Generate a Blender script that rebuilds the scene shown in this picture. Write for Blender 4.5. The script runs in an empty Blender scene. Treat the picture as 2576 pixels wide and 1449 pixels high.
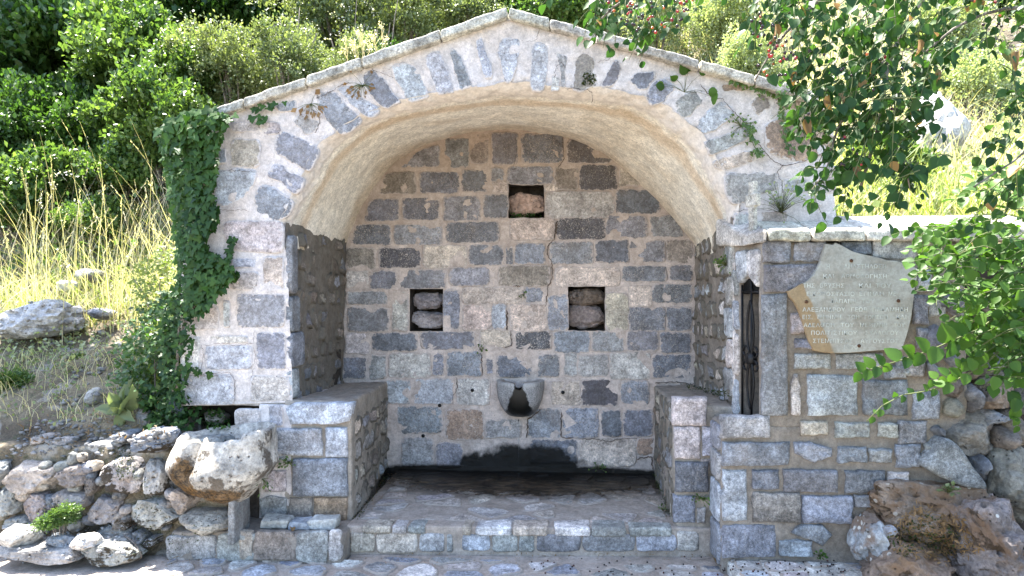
import bpy, math, random
import numpy as np
from mathutils import Vector, Matrix, noise

sc = bpy.context.scene
R = random.Random(11)
RN = np.random.default_rng(5)

# ------------------------------------------------------------------ camera, world, sun
ANG = math.radians(4.5); FPX = 1850.0; EYE = 1.6
cd = bpy.data.cameras.new('camera'); cam = bpy.data.objects.new('camera', cd)
sc.collection.objects.link(cam); sc.camera = cam
cam.location = (0, 0, EYE); cam.rotation_euler = (math.radians(90), 0, ANG)
cd.sensor_width = 36.0; cd.lens = 36.0 * FPX / 2576.0
cd.clip_start = 0.05; cd.clip_end = 400

SUN_EL = math.radians(69); SUN_AZ = math.radians(-54)       # azimuth from +Y (behind the fountain), negative = left
sdir = Vector((math.sin(SUN_AZ) * math.cos(SUN_EL), math.cos(SUN_AZ) * math.cos(SUN_EL), math.sin(SUN_EL)))
w = bpy.data.worlds.new('World'); sc.world = w; w.use_nodes = True
wn = w.node_tree; wn.nodes.clear()
sky = wn.nodes.new('ShaderNodeTexSky'); sky.sky_type = 'NISHITA'; sky.sun_disc = False
sky.sun_elevation = SUN_EL; sky.sun_rotation = SUN_AZ; sky.air_density = 1.0; sky.dust_density = 1.2; sky.ozone_density = 1.0
bg = wn.nodes.new('ShaderNodeBackground'); bg.inputs['Strength'].default_value = 0.125
wo = wn.nodes.new('ShaderNodeOutputWorld')
wn.links.new(sky.outputs[0], bg.inputs[0]); wn.links.new(bg.outputs[0], wo.inputs[0])
sl = bpy.data.lights.new('sun', 'SUN'); sl.energy = 5.0; sl.angle = math.radians(0.5); sl.color = (1.0, 0.95, 0.86)
so = bpy.data.objects.new('sun', sl); sc.collection.objects.link(so)
so.rotation_euler = sdir.to_track_quat('Z', 'Y').to_euler(); so.location = (-5, 8, 14)
sc.view_settings.view_transform = 'Standard'; sc.view_settings.look = 'None'
sc.view_settings.gamma = 1.0; sc.view_settings.use_curve_mapping = False
sc.view_settings.exposure = 2.70
sc.cycles.max_bounces = 8; sc.cycles.diffuse_bounces = 5; sc.cycles.transparent_max_bounces = 8

# ------------------------------------------------------------------ projection helpers (photo measurements -> world)
CA, SA = math.cos(ANG), math.sin(ANG)
def ray(x, y):
    u = (x - 1288.0) / FPX; v = (724.5 - y) / FPX
    return Vector((-SA + u * CA, CA + u * SA, v))
def onY(x, y, Y):
    d = ray(x, y); return Vector((0, 0, EYE)) + d * (Y / d.y)
def onX(x, y, X):
    d = ray(x, y); return Vector((0, 0, EYE)) + d * (X / d.x)
def onZ(x, y, Z):
    d = ray(x, y); return Vector((0, 0, EYE)) + d * ((Z - EYE) / d.z)
def atD(x, y, D):
    return Vector((0, 0, EYE)) + ray(x, y) * D
def project(p):
    f = -SA * p[0] + CA * p[1]; r = CA * p[0] + SA * p[1]
    return 1288 + FPX * r / f, 724.5 - FPX * (p[2] - EYE) / f
K = 2576.0 / 4096.0
def frame(x0, y0, s):
    return lambda a, b: ((x0 + a / s) * K, (y0 + b / s) * K)
Z2 = frame(700, 0, 1.6104); Z3 = frame(1700, 0, 1.6104); ZR = frame(2600, 0, 1.4492)
Z4 = frame(1350, 500, 1.932); Z5 = frame(2050, 500, 1.932)
Z6 = frame(1350, 1150, 1.8113); Z7 = frame(2050, 1150, 1.8113)
ZP = frame(700, 850, 1.8116); ZB = frame(900, 1500, 1.802); ZL = frame(0, 1150, 1.2559)
ZS = frame(2700, 700, 1.449); ZQ = frame(3050, 900, 2.415)
ZA = frame(2550, 1500, 1.8022); ZC = frame(3200, 1400, 1.6027); ZT = frame(1850, 1800, 2.342)
ZO = lambda a, b: (a, b)

# ------------------------------------------------------------------ object helpers
def wpos(o):
    p = Vector((0, 0, 0))
    while o is not None:
        p += o.location; o = o.parent
    return p
def link(o, parent=None, loc=(0, 0, 0)):
    sc.collection.objects.link(o)
    if parent is not None:
        o.parent = parent; o.location = Vector(loc) - wpos(parent)
    else:
        o.location = Vector(loc)
    return o
def mk_mesh(name, V, F, mat=None, smooth=True):
    me = bpy.data.meshes.new(name)
    me.from_pydata([tuple(v) for v in V], [], [tuple(f) for f in F])
    if mat is not None: me.materials.append(mat)
    if smooth: me.polygons.foreach_set('use_smooth', [True] * len(me.polygons))
    me.update(); return me
def mk_np(name, V, F, mat=None, smooth=False):
    """fast mesh from numpy arrays; F is (n,3) or (n,4)"""
    me = bpy.data.meshes.new(name)
    V = np.asarray(V, dtype=np.float32); F = np.asarray(F, dtype=np.int32)
    k = F.shape[1]
    me.vertices.add(len(V)); me.vertices.foreach_set('co', V.ravel())
    me.loops.add(F.size); me.loops.foreach_set('vertex_index', F.ravel())
    me.polygons.add(len(F))
    me.polygons.foreach_set('loop_start', np.arange(0, F.size, k, dtype=np.int32))
    me.polygons.foreach_set('loop_total', np.full(len(F), k, dtype=np.int32))
    if smooth: me.polygons.foreach_set('use_smooth', np.ones(len(F), dtype=bool))
    if mat is not None: me.materials.append(mat)
    me.update(calc_edges=True); me.validate(); return me
def ob(name, me, parent=None, loc=(0, 0, 0), color=None):
    o = bpy.data.objects.new(name, me); link(o, parent, loc)
    if color is not None: o.color = (color[0], color[1], color[2], 1)
    return o
def tag(o, label=None, cat=None, group=None, kind=None):
    if label: o['label'] = label
    if cat: o['category'] = cat
    if group: o['group'] = group
    if kind: o['kind'] = kind
    return o
def thing(name, label, cat, loc=(0, 0, 0), group=None):
    o = bpy.data.objects.new(name, None); o.empty_display_size = 0.1
    link(o, None, loc); return tag(o, label, cat, group)

# ------------------------------------------------------------------ materials
def new_mat(name):
    m = bpy.data.materials.new(name); m.use_nodes = True
    nt = m.node_tree; nt.nodes.clear()
    out = nt.nodes.new('ShaderNodeOutputMaterial'); b = nt.nodes.new('ShaderNodeBsdfPrincipled')
    nt.links.new(b.outputs[0], out.inputs['Surface'])
    return m, G(nt), b, out
class G:
    def __init__(s, nt): s.nt = nt
    def set(s, sock, v):
        if isinstance(v, bpy.types.NodeSocket): s.nt.links.new(v, sock)
        elif isinstance(v, (tuple, list)) and len(v) == 3 and sock.type == 'RGBA': sock.default_value = (*v, 1)
        else: sock.default_value = v
    def node(s, t, props=None, **ins):
        n = s.nt.nodes.new(t)
        for k, v in (props or {}).items(): setattr(n, k, v)
        for k, v in ins.items(): s.set(n.inputs[k], v)
        return n
    def pos(s): return s.node('ShaderNodeNewGeometry').outputs['Position']
    def noise(s, vec, scale, detail=4, rough=0.55, dist=0.0):
        return s.node('ShaderNodeTexNoise', Vector=vec, Scale=scale, Detail=detail, Roughness=rough, Distortion=dist).outputs['Fac']
    def ramp(s, fac, a, b, lo=0.0, hi=1.0):
        n = s.node('ShaderNodeMapRange', {'interpolation_type': 'SMOOTHSTEP'}, Value=fac)
        n.inputs['From Min'].default_value = a; n.inputs['From Max'].default_value = b
        n.inputs['To Min'].default_value = lo; n.inputs['To Max'].default_value = hi
        return n.outputs[0]
    def math(s, op, a, b=0.0):
        n = s.nt.nodes.new('ShaderNodeMath'); n.operation = op
        s.set(n.inputs[0], a); s.set(n.inputs[1], b); return n.outputs[0]
    def mix(s, fac, a, b, mode='MIX'):
        n = s.nt.nodes.new('ShaderNodeMix'); n.data_type = 'RGBA'; n.blend_type = mode
        s.set(n.inputs[0], fac); s.set(n.inputs[6], a); s.set(n.inputs[7], b); return n.outputs[2]
    def scalec(s, col, f):
        n = s.nt.nodes.new('ShaderNodeVectorMath'); n.operation = 'SCALE'
        s.set(n.inputs[0], col); s.set(n.inputs['Scale'], f); return n.outputs[0]
    def mapv(s, vec, sc_):
        n = s.nt.nodes.new('ShaderNodeVectorMath'); n.operation = 'MULTIPLY'
        s.set(n.inputs[0], vec); n.inputs[1].default_value = sc_; return n.outputs[0]
    def bump(s, h, strength, dist=0.01):
        return s.node('ShaderNodeBump', Height=h, Strength=strength, Distance=dist).outputs[0]
    def xyz(s, vec): 
        n = s.nt.nodes.new('ShaderNodeSeparateXYZ'); s.set(n.inputs[0], vec); return n.outputs
    def near(s, vec, c, r):
        """distance from c measured in ellipsoid radii r"""
        n = s.nt.nodes.new('ShaderNodeVectorMath'); n.operation = 'SUBTRACT'; s.set(n.inputs[0], vec); n.inputs[1].default_value = c
        m = s.mapv(n.outputs[0], (1 / r[0], 1 / r[1], 1 / r[2]))
        l = s.nt.nodes.new('ShaderNodeVectorMath'); l.operation = 'LENGTH'; s.set(l.inputs[0], m); return l.outputs['Value']

# the algae-black wet patch where the water falls: on the back wall round (-.42, 6.4, .1) and on the floor
def wet_mask(g, p):
    n = g.noise(p, 15.0, 7, 0.7)
    d1 = g.near(p, (-0.43, 6.40, -0.01), (0.57, 0.30, 0.25))
    d2 = g.near(p, (-0.38, 6.44, -0.03), (1.62, 0.93, 0.09))
    d1 = g.math('ADD', d1, g.math('MULTIPLY', g.math('SUBTRACT', g.noise(p, 4.3, 3, 0.6), 0.5), 0.9)); d = g.math('MINIMUM', d1, d2)
    d = g.math('ADD', d, g.math('MULTIPLY', g.math('SUBTRACT', n, 0.5), 0.42))
    return g.ramp(d, 1.16, 0.84)
def wet_col(g, p):
    z = g.xyz(p)[2]; n = g.noise(g.mapv(p, (5.0, 18.0, 5.0)), 1.0, 5, 0.7)
    fl = g.mix(g.ramp(n, 0.40, 0.66), (0.018, 0.013, 0.009), (0.095, 0.066, 0.040))
    y = g.xyz(p)[1]; fl = g.mix(g.ramp(y, 5.95, 6.25), fl, (0.010, 0.008, 0.006))
    return g.mix(g.ramp(z, 0.02, 0.05), fl, (0.006, 0.005, 0.004))

def mat_stone(name, smear, smear_amt, speck, wet=False, rough=0.85, pits=0.5, damp_top=False, gain=1.0, haze=0.0):
    m, g, b, _ = new_mat(name)
    p = g.pos(); col = g.node('ShaderNodeObjectInfo').outputs['Color']
    rnd = g.node('ShaderNodeObjectInfo').outputs['Random']; col = g.scalec(col, gain)
    n1 = g.noise(p, 5.0, 6, 0.65); n2 = g.noise(p, 55.0, 4, 0.7); n3 = g.noise(p, 160.0, 3, 0.7)
    c = g.scalec(col, g.ramp(n1, 0.25, 0.75, 0.55, 1.45))
    c = g.scalec(c, g.ramp(n2, 0.3, 0.7, 0.62, 1.38)); c = g.scalec(c, g.ramp(n3, 0.32, 0.68, 0.72, 1.28))
    c = g.scalec(c, g.ramp(g.noise(p, 17.0, 5, 0.75), 0.3, 0.66, 0.62, 1.22))
    # rusty and lilac clouds inside the limestone
    nb = g.noise(p, 3.1, 3, 0.6)
    c = g.mix(g.ramp(nb, 0.56, 0.72, 0, 0.32), c, g.mix(0.5, c, (0.36, 0.27, 0.20)))
    # bush-hammer specks
    sp = g.ramp(g.noise(p, 120.0, 2, 0.6, 0.6), 0.54, 0.66)
    sp = g.math('MULTIPLY', sp, g.ramp(g.noise(p, 9.0, 3), 0.35, 0.65, 0.2 * speck, speck)); sp = g.math('MULTIPLY', sp, g.ramp(rnd, 0.0, 1.0, 0.15, 1.15))
    c = g.mix(g.math('MULTIPLY', g.ramp(g.math('FRACT', g.math('MULTIPLY', rnd, 7.3)), 0.55, 1.0), 0.18), c, g.mix(0.5, c, (0.40, 0.33, 0.27)))
    strk = g.noise(g.mapv(p, (13.0, 13.0, 1.1)), 1.0, 5, 0.75)
    c = g.mix(g.ramp(strk, 0.57, 0.74, 0, 0.30), c, (0.46, 0.44, 0.42)); c = g.mix(g.ramp(strk, 0.42, 0.26, 0, 0.35), c, g.scalec(c, 0.5))
    c = g.mix(sp, c, (0.52, 0.46, 0.40))
    # pits
    v = g.node('ShaderNodeTexVoronoi', {'feature': 'F1'}, Vector=p, Scale=38.0).outputs['Distance']
    pit = g.math('MULTIPLY', g.ramp(v, 0.20, 0.08), g.ramp(g.noise(p, 6.5, 3), 0.52, 0.68, 0.0, pits))
    c = g.mix(pit, c, (0.035, 0.028, 0.022))
    if haze: c = g.mix(g.math('MULTIPLY', g.ramp(g.noise(p, 3.7, 5, 0.7), 0.3, 0.7, 0.4, 1.6), haze), c, smear)
    # mortar dragged over the edges
    e = g.node('ShaderNodeAttribute', {'attribute_name': 'edge'}).outputs['Fac']
    es = g.math('ADD', e, g.math('MULTIPLY', g.math('SUBTRACT', g.noise(p, 32.0, 5, 0.7), 0.5), 1.7))
    es = g.math('ADD', es, g.math('MULTIPLY', g.math('SUBTRACT', n1, 0.5), 0.5))
    ms = g.ramp(es, 1.05 - smear_amt, 1.25 - smear_amt)
    c = g.mix(ms, c, g.scalec(smear, g.ramp(n2, 0.3, 0.7, 0.85, 1.12)))
    r = rough
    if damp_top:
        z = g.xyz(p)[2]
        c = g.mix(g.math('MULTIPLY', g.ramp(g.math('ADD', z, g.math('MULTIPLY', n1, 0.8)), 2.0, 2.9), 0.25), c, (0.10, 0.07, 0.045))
    if wet:
        wm = wet_mask(g, p)
        c = g.mix(wm, c, wet_col(g, p)); r = g.mix(wm, (rough,) * 3, (0.16,) * 3)
    g.set(b.inputs['Base Color'], c); g.set(b.inputs['Roughness'], r)
    h = g.math('ADD', g.math('MULTIPLY', g.noise(p, 22.0, 6, 0.65), 1.0), g.math('MULTIPLY', n3, 0.35))
    h = g.math('SUBTRACT', h, g.math('MULTIPLY', pit, 0.8))
    h = g.math('ADD', h, g.math('MULTIPLY', ms, 0.15))
    g.set(b.inputs['Normal'], g.bump(h, 1.0, 0.016))
    b.inputs['Specular IOR Level'].default_value = 0.3
    return m

def mat_mortar(name, base, stain, wet=False, ochre=0.5, grain=1.0, kind='wall'):
    m, g, b, _ = new_mat(name)
    p = g.pos(); x, y, z = g.xyz(p)
    n1 = g.noise(p, 2.3, 6, 0.65); n2 = g.noise(p, 45.0, 4, 0.7); n3 = g.noise(p, 190.0, 2, 0.7)
    c = g.mix(g.ramp(n1, 0.42, 0.68, 0, ochre), base, stain)
    c = g.scalec(c, g.ramp(g.noise(p, 9.0, 5, 0.7), 0.3, 0.7, 0.80, 1.17)); c = g.scalec(c, g.ramp(g.noise(p, 34.0, 5, 0.75), 0.3, 0.7, 0.80, 1.17))
    c = g.scalec(c, g.ramp(n3, 0.3, 0.7, 0.86, 1.12))
    # grey lime bloom and dark rain streaks
    st = g.noise(g.mapv(p, (9.0, 9.0, 0.9)), 1.0, 5, 0.7)
    if kind != 'vault': c = g.mix(g.ramp(st, 0.60, 0.74, 0, 0.38), c, g.scalec(stain, 0.55))
    spk = g.ramp(g.noise(p, 75.0, 2, 0.6), 0.67, 0.74, 0, 0.7)
    c = g.mix(spk, c, (0.10, 0.075, 0.055))
    r = 0.92
    if kind == 'vault':
        q = g.noise(g.mapv(p, (1.0, 1.9, 1.0)), 1.7, 4, 0.5, 0.2)
        c = g.mix(g.ramp(q, 0.52, 0.76, 0, 0.26), c, (0.52, 0.37, 0.20))
        bd = g.math('ADD', y, g.math('MULTIPLY', g.math('SUBTRACT', n1, 0.5), 0.35))
        c = g.mix(g.math('MULTIPLY', g.ramp(g.math('ABSOLUTE', g.math('SUBTRACT', bd, 5.33)), 0.13, 0.03), 0.45), c, (0.46, 0.29, 0.13))
        c = g.mix(g.math('MULTIPLY', g.ramp(bd, 6.05, 6.4), 0.4), c, (0.42, 0.28, 0.15))
        c = g.scalec(c, g.ramp(g.noise(p, 70.0, 3, 0.8), 0.3, 0.7, 0.80, 1.16))
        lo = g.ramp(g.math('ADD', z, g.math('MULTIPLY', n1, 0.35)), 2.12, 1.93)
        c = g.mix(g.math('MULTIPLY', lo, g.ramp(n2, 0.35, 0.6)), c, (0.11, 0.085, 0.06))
        lip = g.ramp(g.math('ADD', y, g.math('MULTIPLY', g.noise(p, 14.0, 5), 0.16)), 5.27, 5.20)
        c = g.mix(g.math('MULTIPLY', lip, 0.85), c, g.scalec((0.60, 0.545, 0.50), g.ramp(g.noise(p, 30.0, 5, 0.75), 0.3, 0.7, 0.72, 1.15)))
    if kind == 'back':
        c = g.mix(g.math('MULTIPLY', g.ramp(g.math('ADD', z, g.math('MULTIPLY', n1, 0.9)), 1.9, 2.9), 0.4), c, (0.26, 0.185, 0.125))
    if wet:
        wm = wet_mask(g, p)
        c = g.mix(wm, c, wet_col(g, p)); r = g.mix(wm, (0.92,) * 3, (0.14,) * 3)
    g.set(b.inputs['Base Color'], c); g.set(b.inputs['Roughness'], r)
    h = g.math('ADD', g.math('MULTIPLY', g.noise(p, 16.0, 6, 0.65), 1.0), g.math('MULTIPLY', n3, 0.3 * grain))
    g.set(b.inputs['Normal'], g.bump(h, 0.5 if kind == 'vault' else 0.9, 0.014)); b.inputs['Specular IOR Level'].default_value = 0.2
    return m

def mat_rock(name, moss=0.3, mosscol=(0.035, 0.024, 0.010), lichen=0.3, rust=0.3, stain=None):
    m, g, b, _ = new_mat(name)
    p = g.pos(); col = g.node('ShaderNodeObjectInfo').outputs['Color']
    nrm = g.node('ShaderNodeNewGeometry').outputs['Normal']
    n1 = g.noise(p, 6.0, 7, 0.68); n2 = g.noise(p, 40.0, 5, 0.7); n3 = g.noise(p, 140.0, 3, 0.7)
    c = g.scalec(col, g.ramp(n1, 0.28, 0.72, 0.55, 1.4)); c = g.scalec(c, g.ramp(n2, 0.3, 0.7, 0.7, 1.3))
    c = g.mix(g.ramp(g.noise(p, 4.2, 5, 0.65), 0.60 - 0.18 * rust, 0.72 - 0.18 * rust, 0, rust), c, (0.20, 0.125, 0.075))
    v = g.node('ShaderNodeTexVoronoi', {'feature': 'F1'}, Vector=p, Scale=30.0).outputs['Distance']
    pit = g.math('MULTIPLY', g.ramp(v, 0.26, 0.10), g.ramp(g.noise(p, 8.0, 3), 0.5, 0.62))
    c = g.mix(g.math('MULTIPLY', pit, 0.8), c, (0.03, 0.024, 0.018))
    lv = g.node('ShaderNodeTexVoronoi', {'feature': 'F1'}, Vector=p, Scale=17.0).outputs['Distance']
    lc = g.math('MULTIPLY', g.ramp(g.math('ADD', lv, g.math('MULTIPLY', n2, 0.2)), 0.36, 0.30), g.ramp(g.noise(p, 3.3, 2), 0.50, 0.6, 0, lichen))
    c = g.mix(lc, c, (0.62, 0.61, 0.57))
    mm = g.ramp(g.math('ADD', g.noise(p, 5.5, 6, 0.7), g.math('MULTIPLY', g.xyz(nrm)[2], -0.08)), 0.64 - 0.22 * moss, 0.69 - 0.22 * moss)
    c = g.mix(g.math('MULTIPLY', mm, min(1, moss * 1.6)), c, g.scalec(mosscol, g.ramp(n3, 0.3, 0.7, 0.5, 1.9)))
    for sc_, sr_ in (stain or ()):                     # moss and rust run below a spout notch
        d = g.math('ADD', g.near(p, sc_, sr_), g.math('MULTIPLY', g.math('SUBTRACT', g.noise(p, 11.0, 6, 0.7), 0.5), 2.2))
        c = g.mix(g.ramp(d, 1.0, 0.7, 0, 0.92), c, g.mix(g.ramp(n2, 0.35, 0.65), (0.030, 0.020, 0.010), (0.19, 0.105, 0.035)))
    g.set(b.inputs['Base Color'], c); b.inputs['Roughness'].default_value = 0.9
    h = g.math('ADD', g.math('MULTIPLY', g.noise(p, 18.0, 7, 0.7), 1.2), g.math('MULTIPLY', n3, 0.3))
    h = g.math('SUBTRACT', h, g.math('MULTIPLY', pit, 0.7)); h = g.math('ADD', h, g.math('MULTIPLY', mm, g.math('MULTIPLY', n3, 0.8)))
    g.set(b.inputs['Normal'], g.bump(h, 1.0, 0.030)); b.inputs['Specular IOR Level'].default_value = 0.25
    return m

def mat_leaf(name, dark, light, trans=0.35, rough=0.42, dead=0.0, spec=0.4):
    m, g, b, out = new_mat(name)
    rnd = g.node('ShaderNodeNewGeometry').outputs['Random Per Island']
    ori = g.node('ShaderNodeObjectInfo').outputs['Random']
    q = g.math('FRACT', g.math('ADD', rnd, ori), 0)
    p = g.pos()
    q2 = g.math('ADD', g.math('MULTIPLY', q, 0.6), g.math('MULTIPLY', g.ramp(g.noise(p, 1.7, 3), 0.3, 0.7), 0.4))
    c = g.mix(q2, dark, light)
    if dead: c = g.mix(g.ramp(q, 1 - dead, 1 - dead + 0.01), c, (0.30, 0.17, 0.06))
    g.set(b.inputs['Base Color'], c); b.inputs['Roughness'].default_value = rough
    b.inputs['Specular IOR Level'].default_value = spec
    t = g.node('ShaderNodeBsdfTranslucent'); g.set(t.inputs['Color'], g.mix(1.0, g.scalec(c, 1.6), (1.0, 1.05, 0.45), 'MULTIPLY'))
    mx = g.node('ShaderNodeMixShader'); mx.inputs[0].default_value = trans
    g.nt.links.new(b.outputs[0], mx.inputs[1]); g.nt.links.new(t.outputs[0], mx.inputs[2])
    g.nt.links.new(mx.outputs[0], out.inputs['Surface'])
    return m
def mat_plain(name, col, rough=0.7, metal=0.0, var=0.3, scale=20.0, bump=0.3, spec=0.3):
    m, g, b, _ = new_mat(name); p = g.pos(); n = g.noise(p, scale, 5, 0.65)
    g.set(b.inputs['Base Color'], g.scalec(col, g.ramp(n, 0.3, 0.7, 1 - var, 1 + var)))
    b.inputs['Roughness'].default_value = rough; b.inputs['Metallic'].default_value = metal
    b.inputs['Specular IOR Level'].default_value = spec
    g.set(b.inputs['Normal'], g.bump(g.noise(p, scale * 3, 4, 0.6), bump, 0.006)); return m

PINK = (0.57, 0.525, 0.505); BROWNM = (0.50, 0.43, 0.39); GREYM = (0.25, 0.225, 0.195)
M_FAC = mat_mortar('lime_mortar', PINK, (0.46, 0.385, 0.32), ochre=0.45)
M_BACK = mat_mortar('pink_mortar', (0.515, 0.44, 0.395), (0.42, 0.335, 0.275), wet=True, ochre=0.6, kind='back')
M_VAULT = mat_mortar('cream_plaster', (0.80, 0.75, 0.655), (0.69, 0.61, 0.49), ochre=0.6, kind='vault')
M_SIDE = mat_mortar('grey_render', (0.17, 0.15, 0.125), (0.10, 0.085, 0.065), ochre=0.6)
M_BENCH = mat_mortar('bench_render', (0.30, 0.265, 0.225), (0.19, 0.15, 0.11), wet=True, ochre=0.5)
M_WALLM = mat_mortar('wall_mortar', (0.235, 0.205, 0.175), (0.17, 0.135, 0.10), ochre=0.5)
M_FLOOR = mat_mortar('floor_mortar', (0.36, 0.31, 0.265), (0.24, 0.19, 0.145), wet=True, ochre=0.5)
S_FAC = mat_stone('facade_stone', PINK, 0.38, 0.35, gain=1.08, haze=0.09, pits=0.9)
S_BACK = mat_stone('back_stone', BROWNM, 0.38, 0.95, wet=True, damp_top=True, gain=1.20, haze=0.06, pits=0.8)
S_WALL = mat_stone('wall_stone', GREYM, -0.15, 0.30, rough=0.75, pits=0.4)
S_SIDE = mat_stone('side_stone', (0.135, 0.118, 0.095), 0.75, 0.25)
S_PAVE = mat_stone('paving_stone', (0.36, 0.31, 0.265), 0.45, 0.25, wet=True, pits=0.15)
S_COP = mat_stone('coping_stone', (0.5, 0.46, 0.40), 0.0, 0.3, pits=0.5)
K_ROCK = mat_rock('limestone', 0.10, lichen=0.12, rust=0.22)
K_MOSS = mat_rock('mossy_limestone', 0.55, lichen=0.12, rust=0.35)
K_TROUGH = mat_rock('trough_stone', 0.40, (0.060, 0.034, 0.012), 0.2, 0.30, (((-2.46, 4.45, 0.40), (0.11, 0.25, 0.16)), ((-2.30, 4.45, 0.27), (0.30, 0.4, 0.075))))
K_RUST = mat_rock('rusty_rock', 0.34, (0.03, 0.022, 0.010), 1.0, 0.80)
L_CHERRY = mat_leaf('cherry_leaf', (0.010, 0.036, 0.011), (0.048, 0.112, 0.020), 0.36, 0.48, dead=0.015, spec=0.25)
L_SHRUB = mat_leaf('bright_leaf', (0.013, 0.046, 0.012), (0.085, 0.17, 0.026), 0.40, 0.48, spec=0.22)
L_IVY = mat_leaf('ivy_leaf', (0.007, 0.026, 0.008), (0.048, 0.105, 0.020), 0.25, 0.48, spec=0.22)
L_DARK = mat_leaf('dark_leaf', (0.016, 0.045, 0.014), (0.075, 0.150, 0.030), 0.32, 0.40)
L_MID = mat_leaf('mid_leaf', (0.026, 0.070, 0.018), (0.150, 0.225, 0.062), 0.36, 0.34)
L_PALE = mat_leaf('pale_leaf', (0.060, 0.090, 0.035), (0.25, 0.29, 0.14), 0.32, 0.42)
L_HERB = mat_leaf('herb_leaf', (0.13, 0.18, 0.08), (0.40, 0.43, 0.28), 0.40, 0.5)
L_STRAW = mat_leaf('straw', (0.38, 0.325, 0.21), (0.66, 0.61, 0.46), 0.35, 0.6)
L_GRASS = mat_leaf('green_grass', (0.085, 0.135, 0.030), (0.27, 0.31, 0.09), 0.40, 0.5)
L_DEAD = mat_leaf('dead_leaf', (0.11, 0.065, 0.030), (0.30, 0.185, 0.085), 0.25, 0.6)
L_MULL = mat_leaf('mullein_leaf', (0.13, 0.17, 0.085), (0.21, 0.24, 0.13), 0.25, 0.7)
L_MOSS = mat_leaf('moss', (0.020, 0.034, 0.008), (0.060, 0.075, 0.016), 0.2, 0.8)
M_BARK = mat_plain('bark', (0.17, 0.145, 0.12), 0.9, var=0.5, scale=30, bump=0.8)
M_TWIG = mat_plain('green_twig', (0.10, 0.12, 0.045), 0.7)
M_IRON = mat_plain('black_iron', (0.012, 0.012, 0.013), 0.45, 0.6, 0.4, 60, 0.3, 0.5)
M_RUSTM = mat_plain('rusty_bolt', (0.09, 0.045, 0.025), 0.8, 0.3, 0.5, 120, 0.5)
M_CRACK = mat_plain('crack_dark', (0.075, 0.055, 0.042), 0.95)
M_CAV = mat_plain('cavity', (0.045, 0.035, 0.028), 0.95, var=0.6, scale=14, bump=0.8)
M_NICHE = mat_plain('shrine_plaster', (0.42, 0.42, 0.42), 0.9)

def mat_ground():
    m, g, b, _ = new_mat('soil'); p = g.pos()
    n1 = g.noise(p, 1.3, 6, 0.65); n2 = g.noise(p, 14.0, 6, 0.7); n3 = g.noise(p, 70.0, 4, 0.7)
    c = g.mix(g.ramp(n1, 0.4, 0.6), (0.085, 0.065, 0.045), (0.21, 0.175, 0.115))
    c = g.mix(g.ramp(n2, 0.52, 0.66, 0, 0.7), c, (0.045, 0.055, 0.022)); c = g.scalec(c, g.ramp(n3, 0.3, 0.7, 0.65, 1.35))
    c = g.mix(g.ramp(g.noise(p, 5.0, 4), 0.58, 0.66, 0, 0.6), c, (0.33, 0.31, 0.28))
    g.set(b.inputs['Base Color'], c); b.inputs['Roughness'].default_value = 0.95
    g.set(b.inputs['Normal'], g.bump(g.math('ADD', n2, g.math('MULTIPLY', n3, 0.4)), 1.0, 0.03)); return m
M_SOIL = mat_ground()
def mat_plaque():
    m, g, b, _ = new_mat('plaque_marble'); p = g.pos(); x, y, z = g.xyz(p)
    n = g.noise(p, 5.0, 6, 0.7); c = g.mix(g.ramp(n, 0.38, 0.66), (0.335, 0.332, 0.297), (0.235, 0.217, 0.18))
    # the old ochre band down the left side of the slab
    e = g.math('ADD', x, g.math('MULTIPLY', z, 0.444)); e = g.math('ADD', e, g.math('MULTIPLY', g.math('SUBTRACT', g.noise(p, 9.0, 4), 0.5), 0.03))
    c = g.mix(g.ramp(e, 2.157, 2.141, 0, 0.85), c, (0.25, 0.165, 0.075))
    c = g.scalec(c, g.ramp(g.noise(p, 60.0, 4, 0.7), 0.3, 0.7, 0.85, 1.15))
    g.set(b.inputs['Base Color'], c); b.inputs['Roughness'].default_value = 0.6
    g.set(b.inputs['Normal'], g.bump(g.noise(p, 30.0, 5, 0.7), 0.25, 0.006)); return m
M_PLAQUE = mat_plaque(); M_LETTER = mat_plain('letter_fill', (0.46, 0.47, 0.43), 0.8, var=0.35, scale=14)
def mat_berry():
    m, g, b, _ = new_mat('cherry_skin'); g.set(b.inputs['Base Color'], g.node('ShaderNodeObjectInfo').outputs['Color'])
    b.inputs['Roughness'].default_value = 0.2; return m
M_BERRY = mat_berry()
def mat_water():
    m, g, b, _ = new_mat('water'); b.inputs['Base Color'].default_value = (0.9, 0.95, 1, 1); b.inputs['Roughness'].default_value = 0.02
    b.inputs['Transmission Weight'].default_value = 1.0; b.inputs['IOR'].default_value = 1.33; return m
M_WATER = mat_water()
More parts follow.
